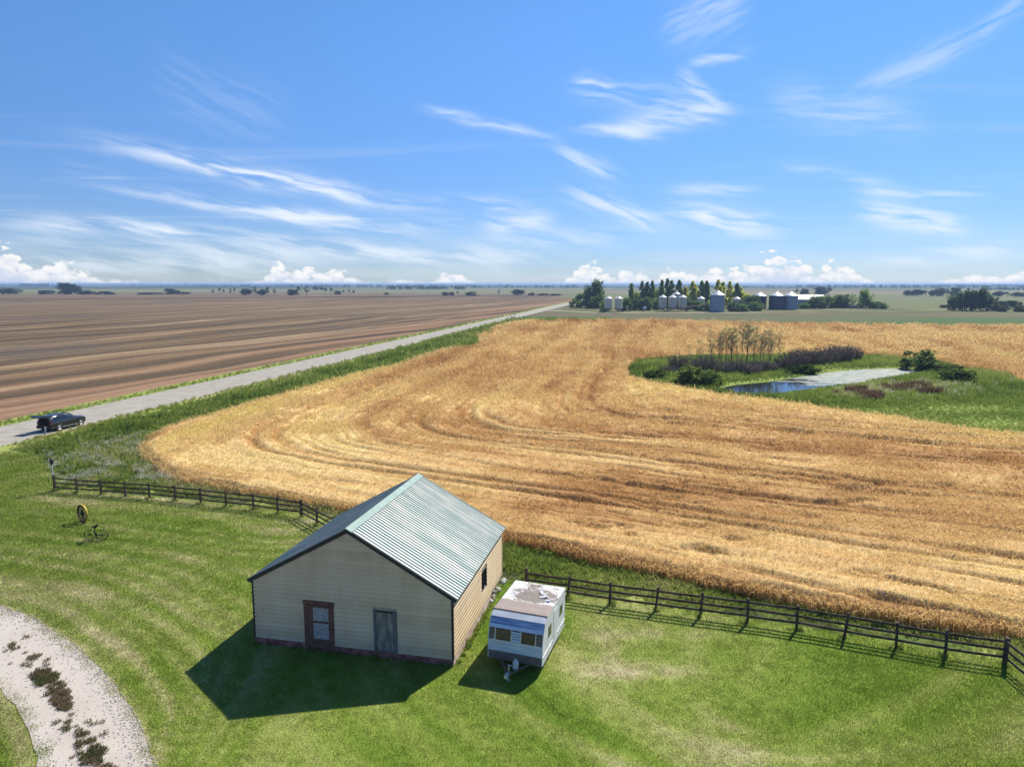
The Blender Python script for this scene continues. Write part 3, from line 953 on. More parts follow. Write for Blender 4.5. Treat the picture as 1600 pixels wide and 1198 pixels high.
X, Y = fan_grid(24, 296, 0.0037, -0.64, 1.3, 0.0027)
db = np.minimum(dist_line(WHEAT, X, Y, True) * np.where(inside(WHEAT, X, Y), 1, -1), dist_line(SLOUGH, X, Y, True) * np.where(inside(SLOUGH, X, Y), -1, 1))
keep = db > -0.35
Z = 0.0 + wheat_height(X, Y, db)
wheat_m = tint_mat('wheat_canopy', WHEAT_STOPS, 9.0, 0.35, 0.8)
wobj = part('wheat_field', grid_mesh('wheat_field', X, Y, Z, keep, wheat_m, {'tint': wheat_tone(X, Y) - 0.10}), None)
tag(wobj, kind='structure')

# ------------------------------------------------------------------ ground cover nobody could count
def src(name, verts, faces, m):
    return bpy.data.objects.new(name, np_mesh(name, verts, faces, m, False))


def tuft(name, m, n, rad, h0, h1, wid, lean=0.45, seed=0, head=False):
    r = np.random.default_rng(seed)
    V = []; F = []
    for i in range(n):
        a = r.random() * 6.283; q = rad * math.sqrt(r.random())
        bx, by = q * math.cos(a), q * math.sin(a)
        h = h0 + (h1 - h0) * r.random()
        la = r.random() * 6.283; ln = lean * r.random() * h
        tx, ty = bx + ln * math.cos(la), by + ln * math.sin(la)
        wa = r.random() * 6.283; ww = wid * (0.6 + 0.8 * r.random())
        dx, dy = math.cos(wa) * ww / 2, math.sin(wa) * ww / 2
        mx, my = bx + 0.35 * (tx - bx), by + 0.35 * (ty - by)
        o = len(V)
        if head:
            V += [(bx - dx * .5, by - dy * .5, 0), (bx + dx * .5, by + dy * .5, 0), (mx + dx * .6, my + dy * .6, h * .7), (mx - dx * .6, my - dy * .6, h * .7),
                  (tx + dx * 1.4, ty + dy * 1.4, h * .9), (tx - dx * 1.4, ty - dy * 1.4, h * .86)]
            F += [(o, o + 1, o + 2), (o, o + 2, o + 3), (o + 3, o + 2, o + 4), (o + 3, o + 4, o + 5)]
        else:
            V += [(bx - dx, by - dy, 0), (bx + dx, by + dy, 0), (mx + dx * .7, my + dy * .7, h * .6), (tx, ty, h)]
            F += [(o, o + 1, o + 2), (o, o + 2, o + 3)]
    return src(name, V, F, m)


def rots(n, tilt=0.15, lean_dir=None, lean=0.0):
    a = rng.random(n) * 6.283
    rx = (rng.random(n) - 0.5) * 2 * tilt
    ry = (rng.random(n) - 0.5) * 2 * tilt
    if lean_dir is not None:
        rx = rx - lean * np.sin(lean_dir)
        ry = ry + lean * np.cos(lean_dir)
    return np.stack([rx, ry, a], 1)


BARN_C = [(-2.486, 27.959), (-0.59, 36.6), (-9.59, 38.57), (-11.49, 29.93)]

# wheat stalks
wb = blade_mat('wheat_stalk', WHEAT_STOPS, 0.5, 0.22)
wsrc = [tuft('wheat_tuft_kind', wb, 26, 0.26, 0.34, 0.58, 0.022, 0.55, 100 + i, True) for i in range(4)]
x, y = fan_points(24, 292, 0.0054, -0.62, 1.15, 0.0054)
d = np.minimum(dist_line(WHEAT, x, y, True) * np.where(inside(WHEAT, x, y), 1, -1), dist_line(SLOUGH, x, y, True) * np.where(inside(SLOUGH, x, y), -1, 1))
k = (d > 0.02)
x, y, d = x[k], y[k], d[k]
k = rng.random(len(x)) > 0.85 * sstep(0.35, 0.8, wheat_lines(x, y)[0])
x, y, d = x[k], y[k], d[k]
h = wheat_height(x, y, d)
n = len(x)
ang = 6.283 * fbm(x * 0.03, y * 0.03, 3, 90) * 1.3
lodge = 0.25 + 0.75 * sstep(0.42, 0.62, fbm(x * 0.16, y * 0.2, 3, 92))
sc = np.clip(0.0064 * np.hypot(x, y) / 0.30, 0.70, 5.0) ** 0.86 * (0.75 + 0.5 * rng.random(n))
edge = d < 0.5
zz = np.where(edge, 0.03, np.maximum(h - 0.36 * np.minimum(sc, 1.5), 0.0))
sc = np.where(edge, 1.15 + 0.5 * rng.random(n), sc)
lodge = np.where(edge, 0.1, lodge)
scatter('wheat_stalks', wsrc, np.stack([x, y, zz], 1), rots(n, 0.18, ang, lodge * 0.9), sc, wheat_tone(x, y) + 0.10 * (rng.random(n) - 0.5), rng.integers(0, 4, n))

# lawn blades
lb = blade_mat('lawn_blade', LAWN_STOPS, 0.5, 0.20)
lsrc = [tuft('lawn_tuft_kind', lb, 70, 0.26, 0.018, 0.05, 0.016, 0.9, 200 + i) for i in range(3)]
x, y = fan_points(17.5, 75, 0.0085, -1.15, 1.0, 0.0085)
creep = dist_line(DRIVE, x, y, True) < 0.55 * fbm(x * 1.3, y * 1.3, 3, 19) * rng.random(len(x))
k = inside(LAWN, x, y) & (~inside(DRIVE, x, y) | creep) & ~inside(BARN_C, x, y)
x, y = x[k], y[k]; n = len(x)
sc = np.clip(0.0115 * np.hypot(x, y) / 0.26, 0.9, 3.5)
scatter('lawn_grass', lsrc, np.stack([x, y, np.where(inside(DRIVE, x, y), 0.083, 0.055)], 1), rots(n, 0.06), sc * (0.8 + 0.4 * rng.random(n)), lawn_tint(x, y) + 0.08 * (rng.random(n) - 0.5), rng.integers(0, 3, n))

# tall verge grass and weeds
gb = blade_mat('tall_grass_blade', GRASS_STOPS, 0.5, 0.28)
gsrc = [tuft('grass_tuft_kind', gb, 34, 0.28, 0.18, 0.46, 0.03, 0.8, 300 + i) for i in range(4)]
x, y = fan_points(16, 420, 0.0064, -0.98, 1.3, 0.0060)
pp = perp(x, y)
dw = dist_line(WHEAT, x, y, True) * np.where(inside(WHEAT, x, y), -1, 1)
inl = inside(LAWN, x, y)
k = (dw > 0.05) & ~inl & (((pp > -62.3) & (x < 40) & (y < 300)) | ((pp > -73.8) & (pp < -71.3))) & ~((y > 200) & (dw > 30) & (pp > -60))
x, y, pp, dw = x[k], y[k], pp[k], dw[k]
n = len(x)
dl = dist_line(LAWN, x, y, True)
sc = np.clip(0.0066 * np.hypot(x, y) / 0.36, 0.62, 6.0) ** 0.9 * (0.45 + 0.9 * rng.random(n)) * (0.6 + 0.8 * fbm(x * 0.4, y * 0.4, 2, 77))
sc = sc * (0.45 + 0.55 * sstep(-61.8, -57, pp)) * np.where(pp < -70, 0.8, 1.0) * (0.5 + 0.5 * sstep(0.1, 1.6, dl))
tt = rough_tint(x, y) + 0.22 * (rng.random(n) - 0.5)
flo = np.exp(-(((x + 38) / 4.5) ** 2 + ((y - 60.5) / 5.5) ** 2)) + 0.8 * np.exp(-(((x + 31) / 3.2) ** 2 + ((y - 56) / 2.0) ** 2)) + 0.8 * np.exp(-(((x + 39.5) / 2.2) ** 2 + ((y - 70) / 3.5) ** 2))
dry_ = (dw < 1.6) & (y < 60) & (x < -8)
tt = np.where(dry_, 0.55 + 0.3 * rng.random(n), tt)
gap = (dl < 1.3) & (y < 58) & (fbm(x * 0.45, y * 0.45, 3, 31) > 0.46)
kk = ~(gap & (rng.random(n) < 0.6))
z0 = 0.02 + 0.20 * sstep(-58.5, -62.4, pp) * (pp > -63) + 0.08 * (pp < -70)
scatter('verge_grass', gsrc, np.stack([x, y, z0], 1)[kk], rots(n, 0.2)[kk], sc[kk], tt[kk], rng.integers(0, 4, n)[kk])

# unmown tufts against the barn wall, the trailer and the fence posts
ex = []; ey = []
for (x0, y0), (x1, y1), m_ in [(BARN_C[i], BARN_C[(i + 1) % 4], (70, 30, 40, 26)[i]) for i in range(4)]:
    q = rng.random(m_); nx_, ny_ = (y1 - y0), -(x1 - x0); L = math.hypot(nx_, ny_)
    o = 0.10 + 0.16 * rng.random(m_)
    ex.append(x0 + (x1 - x0) * q + nx_ / L * o); ey.append(y0 + (y1 - y0) * q + ny_ / L * o)
for px_, py_ in FENCE_L + FENCE_R:
    ex.append(px_ + 0.13 * rng.standard_normal(7)); ey.append(py_ + 0.13 * rng.standard_normal(7))
x = np.concatenate(ex); y = np.concatenate(ey); n = len(x)
scatter('wall_weeds', [tuft('wall_weed_kind', gb, 24, 0.16, 0.16, 0.5, 0.025, 0.8, 320 + i) for i in range(4)], np.stack([x, y, np.full(n, 0.05)], 1), rots(n, 0.25), 0.3 + 0.45 * rng.random(n) ** 2, 0.30 + 0.4 * rng.random(n), rng.integers(0, 4, n))

# white flowering weeds beside the wheat
flm = blade_mat('white_weed_flower', [(0.0, (0.16, 0.19, 0.10)), (0.4, (0.34, 0.34, 0.28)), (1.0, (0.68, 0.66, 0.62))], 0.3, 0.6)


def flower(name, seed):
    r = np.random.default_rng(seed)
    V = []; F = []
    for i in range(26):
        a = r.random() * 6.283; q = 0.32 * math.sqrt(r.random()); z = 0.25 + 0.3 * r.random()
        s_ = 0.022 + 0.02 * r.random()
        px_, py_ = q * math.cos(a), q * math.sin(a)
        t = r.standard_normal(2) * 0.5
        o = len(V)
        V += [(px_ - s_, py_, z), (px_, py_ - s_, z + t[0] * s_), (px_ + s_, py_, z + t[1] * s_), (px_, py_ + s_, z)]
        F += [(o, o + 1, o + 2), (o, o + 2, o + 3)]
    return src(name, V, F, flm)


fsrc = [flower('flower_kind', 350 + i) for i in range(3)]
x = -46 + 22 * rng.random(9000); y = 52 + 24 * rng.random(9000)
flo = np.exp(-(((x + 38) / 4.5) ** 2 + ((y - 60.5) / 5.5) ** 2)) + 0.9 * np.exp(-(((x + 31) / 3.4) ** 2 + ((y - 56.4) / 2.0) ** 2)) + 0.8 * np.exp(-(((x + 39.5) / 2.2) ** 2 + ((y - 70) / 3.5) ** 2))
k = (rng.random(9000) < flo * 0.8) & (fbm(x * 0.8, y * 0.8, 3, 5) > 0.5) & ~inside(WHEAT, x, y) & ~inside(LAWN, x, y)
x, y = x[k], y[k]; n = len(x)
scatter('white_weeds', fsrc, np.stack([x, y, np.full(n, 0.03)], 1), rots(n, 0.15), 0.8 + 0.5 * rng.random(n), rng.random(n), rng.integers(0, 3, n))

# sedges and reeds round the pond
rsrc = [tuft('reed_tuft_kind', gb, 30, 0.35, 0.35, 0.85, 0.045, 0.5, 400 + i) for i in range(4)]
x, y = fan_points(64, 165, 0.0052, 0.08, 1.0, 0.0052)
din = dist_line(SLOUGH, x, y, True) * np.where(inside(SLOUGH, x, y), 1, -1)
dp = dist_line(POND, x, y, True) * np.where(inside(POND, x, y), -1, 1)
k = (din > 0.1) & (dp > 0.15)
x, y, din, dp = x[k], y[k], din[k], dp[k]; n = len(x)
meadow = sstep(96, 86, y - (x - 40) * 0.15)
sc = (0.75 + 0.7 * rng.random(n)) * (0.35 + 0.65 * sstep(0.3, 3.5, dp)) * (1 - 0.55 * meadow) * (0.6 + 0.8 * fbm(x * 0.2, y * 0.2, 3, 95))
tt = slough_tint(x, y) + 0.14 * (rng.random(n) - 0.5) - 0.02
lush = 0.7 * sstep(5, 1, dp) * (y < 122) * (x < 52) + sstep(4.0, 0.5, din) * (x < 40)
tt = tt - 0.14 * lush
grey = np.exp(-(((x - 60) / 12) ** 2 + ((y - 106 - (x - 60) * 0.4) / 5.0) ** 2))
tt = np.where(rng.random(n) < 0.55 * grey, 0.84 + 0.12 * rng.random(n), tt)
scatter('slough_sedge', rsrc, np.stack([x, y, np.full(n, 0.08)], 1), rots(n, 0.2), sc, tt, rng.integers(0, 4, n))
rb = blade_mat('brown_reed_blade', [(0.0, (0.10, 0.055, 0.035)), (0.5, (0.17, 0.10, 0.06)), (1.0, (0.27, 0.19, 0.12))], 0.3, 0.5)
bsrc = [tuft('brown_reed_kind', rb, 26, 0.4, 0.7, 1.3, 0.05, 0.4, 450 + i) for i in range(3)]
x = 46 + 17 * rng.random(900); y = 93.5 + (x - 46) * 0.45 + 7.5 * rng.random(900)
k = (dist_line(POND, x, y, True) > 0.8) & ~inside(POND, x, y) & (fbm(x * 0.3, y * 0.3, 3, 97) > 0.47)
x, y = x[k], y[k]; n = len(x)
scatter('brown_reeds', bsrc, np.stack([x, y, np.full(n, 0.08)], 1), rots(n, 0.15), 0.7 + 0.5 * rng.random(n), rng.random(n), rng.integers(0, 3, n))

# weeds in the middle of the drive
weedm = blade_mat('drive_weed_blade', [(0.0, (0.10, 0.15, 0.045)), (0.5, (0.19, 0.165, 0.085)), (1.0, (0.28, 0.20, 0.125))], 0.4, 0.5)
wsrc2 = [tuft('drive_weed_kind', weedm, 40, 0.12, 0.04, 0.13, 0.018, 1.0, 500 + i) for i in range(3)]
xs = []; ys = []
for poly in (MED1, MED2):
    ax = np.array(poly)
    a = ax[:, 0].min() + rng.random(1100) * (ax[:, 0].max() - ax[:, 0].min())
    c = ax[:, 1].min() + rng.random(1100) * (ax[:, 1].max() - ax[:, 1].min())
    k = inside(poly, a, c) & (fbm(a * 2.2, c * 2.2, 3, 99) > 0.42)
    xs.append(a[k]); ys.append(c[k])
a = rng.random(60); q = np.array([(-22.5, 29.8), (-19.9, 27.8), (-17, 24.9), (-15.2, 23.3), (-13, 20.5)])
xs.append(np.interp(a * 4, range(5), q[:, 0]) + 0.3 * rng.standard_normal(60)); ys.append(np.interp(a * 4, range(5), q[:, 1]) + 0.3 * rng.standard_normal(60))
x = np.concatenate(xs); y = np.concatenate(ys); n = len(x)
scatter('drive_weeds', wsrc2, np.stack([x, y, np.full(n, 0.08)], 1), rots(n, 0.2), 0.7 + 0.7 * rng.random(n), fbm(x * 0.9, y * 0.9, 3, 12) + 0.3 * (rng.random(n) - 0.3), rng.integers(0, 3, n))

# loose stones on the drive, thickest along its edge
stm = bpy.data.materials.new('gravel_stone'); stm.use_nodes = True
nn = NT(stm.node_tree)
tn_ = nn.new('ShaderNodeAttribute', attribute_type='INSTANCER', attribute_name='tint').outputs['Fac']
b = nn.new('ShaderNodeBsdfPrincipled'); nn.put(b.inputs['Base Color'], nn.ramp(tn_, [(0, (0.27, 0.245, 0.22)), (0.5, (0.43, 0.40, 0.37)), (1, (0.60, 0.57, 0.54))]))
b.inputs['Roughness'].default_value = 0.9
o_ = nn.new('ShaderNodeOutputMaterial'); nn.l.new(b.outputs[0], o_.inputs[0])
ssrc = []
for i in range(3):
    r = np.random.default_rng(600 + i)
    mb = MB().ball((0, 0, 0.006), 0.02, 0.017, 0.012, 5, 3)
    mb.v = [tuple(np.array(v) * (0.8 + 0.4 * r.random())) for v in mb.v]
    ssrc.append(bpy.data.objects.new('stone_kind', mb.mesh('stone_kind', stm)))
N = 6000
pr = np.array(DRIVE_R); pl = np.array(DRIVE_L)
s = rng.random(N)
ir = np.clip(s * (len(pr) - 1), 0, len(pr) - 1.001); 
A = np.stack([np.interp(ir, range(len(pr)), pr[:, c]) for c in (0, 1)], 1)
il = s * (len(pl) - 1)
B = np.stack([np.interp(il, range(len(pl)), pl[:, c]) for c in (0, 1)], 1)
f = np.where(rng.random(N) < 0.7, np.abs(rng.standard_normal(N)) * 0.13 - 0.03, rng.random(N))
Pp = A + (B - A) * f[:, None]
k = (Pp[:, 1] > 17) & (Pp[:, 0] > -34)
Pp = Pp[k]; n = len(Pp)
scatter('gravel_stones', ssrc, np.stack([Pp[:, 0], Pp[:, 1], np.full(n, 0.082)], 1), rots(n, 0.5), 0.6 + 1.3 * rng.random(n) ** 2, rng.random(n), rng.integers(0, 3, n))

# ------------------------------------------------------------------ barn
YAW = -0.216
W_, L_, HW, HR = 9.22, 8.84, 3.13, 5.68
SL = (HR - HW) / (W_ / 2)
OV, OG = 0.20, 0.09
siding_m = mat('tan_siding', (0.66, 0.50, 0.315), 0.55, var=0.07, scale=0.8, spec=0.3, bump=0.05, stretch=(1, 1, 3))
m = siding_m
n = NT(m.node_tree)
tc = n.new('ShaderNodeTexCoord').outputs['Object']
oi = n.new('ShaderNodeObjectInfo').outputs['Random']
st_ = n.noise(n.mapping(tc, scale=(2.2, 2.2, 0.25)), 1.0, 4, 0.6)
bl_ = n.noise(tc, 0.7, 4, 0.6)
f = n.m('ADD', n.m('MULTIPLY', oi, 0.22), n.m('ADD', n.m('MULTIPLY', st_, 0.5), n.m('MULTIPLY', bl_, 0.6)))
c = n.ramp(f, [(0.35, (0.53, 0.385, 0.235)), (0.6, (0.66, 0.49, 0.305)), (0.85, (0.74, 0.58, 0.385))])
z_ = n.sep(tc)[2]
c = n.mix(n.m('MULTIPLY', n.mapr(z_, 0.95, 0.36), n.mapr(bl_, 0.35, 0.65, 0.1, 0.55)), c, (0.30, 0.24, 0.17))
b = n.new('ShaderNodeBsdfPrincipled'); n.put(b.inputs['Base Color'], c); b.inputs['Roughness'].default_value = 0.55; b.inputs['Specular IOR Level'].default_value = 0.3
o_ = n.new('ShaderNodeOutputMaterial'); n.l.new(b.outputs[0], o_.inputs[0])
core_m = mat('tan_wall_core', (0.45, 0.38, 0.28), 0.8, var=0.1)
skirt_m = mat('red_skirt_paint', (0.24, 0.085, 0.068), 0.85, var=0.25, scale=3, col2=(0.33, 0.14, 0.115))
skirt2_m = mat('faded_pink_skirt_paint', (0.55, 0.38, 0.35), 0.85, var=0.2, scale=3, col2=(0.70, 0.54, 0.51))
dark_m = mat('dark_trim', (0.035, 0.033, 0.032), 0.6, var=0.2)
door_m = mat('brown_door_paint', (0.17, 0.078, 0.058), 0.75, var=0.25, scale=5)
film_m = mat('frosted_film_pane', (0.36, 0.355, 0.34), 0.6, var=0.25, scale=11, col2=(0.47, 0.46, 0.44), detail=6)
ply_m = mat('weathered_plywood', (0.23, 0.225, 0.195), 0.9, var=0.3, scale=1.5, col2=(0.42, 0.36, 0.26), stretch=(3, 1, 0.8), thr=(0.4, 0.7))
grey_m = mat('grey_frame_board', (0.17, 0.165, 0.155), 0.9, var=0.25, scale=6, stretch=(4, 1, 0.5))
soffit_m = mat('grey_fascia', (0.20, 0.215, 0.215), 0.6, var=0.15)
stone_m = mat('fieldstone', (0.42, 0.40, 0.37), 0.95, var=0.25, scale=5, bump=0.4)
# roof metal: pale green paint chalked and worn through in streaks down the slope
m = bpy.data.materials.new('roof_metal'); m.use_nodes = True
n = NT(m.node_tree)
tc = n.new('ShaderNodeTexCoord').outputs['Object']
s1 = n.noise(n.mapping(tc, scale=(0.25, 5.0, 0.25)), 1.0, 5, 0.65)
s2 = n.noise(n.mapping(tc, scale=(0.9, 2.0, 0.9)), 1.0, 5, 0.6)
rs_ = n.new('ShaderNodeObjectInfo').outputs['Random']
c = n.ramp(n.m('ADD', n.m('MULTIPLY', n.m('SUBTRACT', rs_, 0.5), 0.10), n.m('ADD', n.m('MULTIPLY', s1, 0.6), n.m('MULTIPLY', s2, 0.4))), [(0.30, (0.125, 0.20, 0.19)), (0.45, (0.185, 0.25, 0.238)), (0.55, (0.29, 0.325, 0.31)), (0.68, (0.43, 0.425, 0.40))])
b = n.new('ShaderNodeBsdfPrincipled'); n.put(b.inputs['Base Color'], c)
b.inputs['Metallic'].default_value = 0.25
n.put(b.inputs['Roughness'], n.mapr(s1, 0.3, 0.7, 0.38, 0.52))
b.inputs['Specular IOR Level'].default_value = 0.4
o_ = n.new('ShaderNodeOutputMaterial'); n.l.new(b.outputs[0], o_.inputs[0])
roof_m = m
cap_m = mat('ridge_green_metal', (0.15, 0.235, 0.22), 0.5, metal=0.1, var=0.12, scale=2)

barn = thing('barn', 'tan sided gable barn with a pale green ribbed metal roof', 'barn', (-2.486, 27.959, 0.0), (0, 0, YAW))
# core: a shell 6 cm behind the siding
i_ = 0.07
core = MB()
g = [(-W_ + i_, i_, 0.05), (-i_, i_, 0.05), (-i_, i_, HW - 0.08), (-W_ / 2, i_, HR - 0.12), (-W_ + i_, i_, HW - 0.08)]
core.prism(g, (0, L_ - 2 * i_, 0))
part('wall', core, core_m, barn)


def board(pts_l, pts_r, z0, z1, plane, lip=0.055):
    """one course of double lap siding; plane maps (along, out, up) to barn space"""
    mb = MB()
    zm = (z0 + z1) / 2
    prof = [(0.000, z1 + 0.02), (0.004, z1 - 0.004), (lip, z0 + 0.012), (lip - 0.004, z0), (-0.055, z0 + 0.004), (-0.055, z1 + 0.02)]
    if plane is side_plane:
        prof = [(-0.004, z1 + 0.004), (lip, z1 - 0.062), (lip, z0 + 0.002), (lip - 0.004, z0 - 0.004), (-0.055, z0), (-0.055, z1 + 0.004)]
    def lat(z, side):
        return np.interp(z, *(pts_l if side == 0 else pts_r))
    L = [plane(lat(z, 0), o, z) for o, z in prof]
    Rr = [plane(lat(z, 1), o, z) for o, z in prof]
    k = len(prof)
    mb.add(L + Rr, [tuple(range(k))[::-1], tuple(range(k, 2 * k))] + [(i, (i + 1) % k, k + (i + 1) % k, k + i) for i in range(k)])
    return mb


def front_plane(a, o, z):
    return (a, -o, z)


def side_plane(a, o, z):
    return (o, a, z)


CH = 0.2
z = 0.36
while z < HR - 0.16:
    z1 = min(z + CH, HR - 0.1)
    zs = [0.0, HW - 0.05, HR - 0.05]
    lo = (zs, [-W_, -W_, -W_ / 2 - 0.02]); hi = (zs, [0.0, 0.0, -W_ / 2 + 0.02])
    cuts = []
    if z < 2.30: cuts.append((-6.76, -5.37))
    if z < 2.17: cuts.append((-3.53, -2.44))
    segs = []
    start = lo
    for c0, c1 in cuts:
        segs.append((start, ([0, 9], [c0, c0])))
        start = ([0, 9], [c1, c1])
    segs.append((start, hi))
    for a, b_ in segs:
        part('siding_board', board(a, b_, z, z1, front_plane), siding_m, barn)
    z += CH
z = 0.40
while z < HW - 0.1:
    z1 = min(z + CH, HW - 0.02)
    segs = [(0.0, L_)]
    if z + 0.1 > 1.2 and z < 2.28:
        segs = [(0.0, 4.56), (5.6, L_)]
    for a, b_ in segs:
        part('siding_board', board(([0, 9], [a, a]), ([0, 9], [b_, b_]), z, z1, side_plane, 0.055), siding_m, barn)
    z += CH
# skirt, corners
for x0, x1 in ((-W_ - 0.02, -6.77), (-5.36, 0.03)):
    part('skirt_board', MB().box(x0, x1, -0.045, i_, 0.02, 0.355), skirt_m, barn)
for y0, y1, zt in ((-0.04, 2.6, 0.10), (2.63, 4.9, 0.12), (4.93, 6.4, 0.24)):
    tag(part('skirt_board', MB().hexa([(-0.05, y0, 0.02), (0.05, y0, 0.02), (0.05, y1, 0.02), (-0.05, y1, 0.02), (-0.05, y0, 0.395), (0.05, y0, 0.395), (0.05, y1, 0.395), (-0.05, y1, 0.395)]), skirt2_m, barn), 'faded pink skirt board peeling along the sunlit wall')
r_ = random.Random(3)
for k in range(9):
    yy = 6.2 + 2.6 * k / 8 + r_.uniform(-.1, .1)
    s = r_.uniform(0.10, 0.2)
    mb = MB().ball((0, 0, 0), s, s * r_.uniform(.8, 1.3), s * 0.75, 7, 5)
    part('foundation_stone', mb, stone_m, barn, (0.06 + r_.uniform(-.05, .12), yy, s * 0.6 + 0.03))
part('corner_trim', MB().box(-0.03, 0.064, -0.068, 0.012, 0.36, HW - 0.02), dark_m, barn)
part('corner_trim', MB().box(-W_ - 0.03, -W_ + 0.03, -0.068, 0.012, 0.36, HW - 0.12), dark_m, barn)
part('corner_trim', MB().box(-0.03, 0.062, L_ - 0.04, L_ + 0.03, 0.40, HW - 0.02), siding_m, barn)
# roof
S_ = W_ / 2 + OV


def roof_pt(side, q, y, h):
    """q: 0 at the ridge, 1 at the eave; h above the deck, square to it"""
    nx, nz = SL / math.hypot(SL, 1), 1 / math.hypot(SL, 1)
    x = -W_ / 2 + side * (q * S_ + h * nx)
    return (x, y, HR - q * S_ * SL + h * nz)


N_SHEET = 10
y_a, y_b = -OG, L_ + OG
sw = (y_b - y_a) / N_SHEET
for side in (1, -1):
    deck = MB().prism([roof_pt(side, 0, y_a + 0.02, -0.0), roof_pt(side, 0.985, y_a + 0.02, 0.0), roof_pt(side, 0.985, y_a + 0.02, -0.13), roof_pt(side, 0, y_a + 0.02, -0.13)], (0, y_b - y_a - 0.04, 0))
    part('roof_deck', deck, dark_m, barn)
    part('fascia_board', MB().prism([roof_pt(side, 0.99, y_a + 0.05, 0.0), roof_pt(side, 1.0, y_a + 0.05, 0.0), roof_pt(side, 1.0, y_a + 0.05, -0.17), roof_pt(side, 0.99, y_a + 0.05, -0.17)], (0, y_b - y_a - 0.1, 0)), soffit_m, barn)
    for i in range(N_SHEET):
        y0 = y_a + i * sw
        prof = []
        nr = 4
        for k in range(nr):
            c = (k + 0.5) / nr * sw
            prof += [(c - 0.044, 0.012), (c - 0.022, 0.050), (c + 0.022, 0.050), (c + 0.044, 0.012)]
        prof = [(-0.004, 0.012)] + prof + [(sw + 0.004, 0.016)]
        lift = 0.0012 * (i % 2)
        mb = MB()
        vs_ = [roof_pt(side, q, y0 + a, h + lift) for q in (0.0, 1.004) for a, h in prof]
        k = len(prof)
        mb.add(vs_, [(j, j + 1, k + j + 1, k + j) for j in range(k - 1)])
        part('roof_sheet', mb, roof_m, barn)
    # rake trim at both gables
    for yy in (y_a - 0.012, y_b - 0.012):
        part('rake_trim', MB().prism([roof_pt(side, 0, yy, 0.055), roof_pt(side, 1.004, yy, 0.055), roof_pt(side, 1.004, yy, -0.10), roof_pt(side, 0, yy, -0.10)], (0, 0.024, 0)), dark_m if yy < 0 else cap_m, barn)
rc = MB()
a_ = [roof_pt(-1, 0.045, y_a - 0.02, 0.064), roof_pt(-1, 0.0, y_a - 0.02, 0.095), roof_pt(1, 0.045, y_a - 0.02, 0.064)]
b_ = [(p[0], y_b + 0.02, p[2]) for p in a_]
rc.add(a_ + b_, [(0, 1, 4, 3), (1, 2, 5, 4)])
part('ridge_cap', rc, cap_m, barn)
# door with two frosted panes
door = part('door', MB().box(-6.58, -5.50, -0.02, 0.03, 0.10, 2.16), door_m, barn)
for z0, z1 in ((1.43, 2.04), (0.60, 1.33)):
    part('pane', MB().box(-6.35, -5.62, -0.028, -0.016, z0, z1), film_m, door)
for x0, x1, z0, z1 in ((-6.58, -6.36, 0.12, 2.15), (-5.61, -5.50, 0.12, 2.15)):
    part('stile', MB().box(x0, x1, -0.05, -0.022, z0, z1), door_m, door)
for z0, z1 in ((2.045, 2.15), (1.335, 1.425), (0.12, 0.595)):
    part('rail', MB().box(-6.358, -5.612, -0.047, -0.022, z0, z1), door_m, door)
part('handle', MB().ball((-5.555, -0.08, 1.1), 0.03, 0.035, 0.03, 8, 5), dark_m, door)
for x0, x1, z0, z1 in ((-6.77, -6.59, 0.08, 2.17), (-5.49, -5.355, 0.08, 2.17), (-6.80, -5.32, 2.175, 2.32)):
    part('door_casing', MB().box(x0, x1, -0.062, 0.03, z0, z1), door_m, barn)
part('door_sill', MB().box(-6.75, -5.37, -0.10, 0.02, 0.03, 0.095), skirt_m, barn)
# boarded opening
bo = part('boarded_opening', MB().box(-3.43, -2.63, 0.0, 0.04, 0.40, 2.12), ply_m, barn)
tag(bo, 'weathered grey-blue plywood sheet closing the opening')
part('frame_board', MB().box(-3.53, -3.435, -0.04, 0.04, 0.36, 2.165), grey_m, bo)
part('frame_board', MB().box(-2.625, -2.44, -0.034, 0.04, 0.36, 2.165), grey_m, bo)
part('frame_board', MB().box(-3.434, -2.626, -0.03, 0.04, 2.125, 2.165), dark_m, bo)
part('frame_board', MB().box(-3.434, -2.626, -0.03, 0.04, 0.36, 0.395), grey_m, bo)
# side window
glass_dark = mat('dark_glass', (0.018, 0.016, 0.014), 0.12, var=0.1, spec=0.6)
sw_ = part('window', MB().box(-0.06, -0.03, 4.63, 5.53, 1.27, 2.21), glass_dark, barn)
for y0, y1, z0, z1 in ((4.555, 4.635, 1.2, 2.28), (5.525, 5.605, 1.2, 2.28), (4.636, 5.524, 2.20, 2.28), (4.636, 5.524, 1.2, 1.275), (5.04, 5.10, 1.276, 2.199)):
    part('frame', MB().box(-0.055, 0.03, y0, y1, z0, z1), dark_m if z1 - z0 > .5 else grey_m, sw_)

# ------------------------------------------------------------------ camper trailer
white_m = mat('chalky_white_metal', (0.66, 0.68, 0.70), 0.4, var=0.08, scale=2, spec=0.4)
blue_m = mat('blue_stripe_paint', (0.19, 0.29, 0.56), 0.35, var=0.25, scale=2.2, col2=(0.44, 0.51, 0.68), stretch=(0.4, 4, 4), spec=0.4)
stripe_m = mat('pale_blue_metal', (0.56, 0.62, 0.70), 0.35, var=0.15, scale=3, stretch=(0.4, 4, 4))
brownlow_m = mat('brown_lower_panel', (0.16, 0.125, 0.115), 0.6, var=0.2, scale=3)
alu_m = mat('window_aluminium', (0.6, 0.6, 0.6), 0.4, metal=0.6, var=0.1)
tglass_m = mat('trailer_glass', (0.045, 0.036, 0.026), 0.12, var=0.4, scale=3, spec=0.6)
curt_m = mat('curtain_panel', (0.19, 0.15, 0.12), 0.8, var=0.2)
m = bpy.data.materials.new('peeling_roof_membrane'); m.use_nodes = True
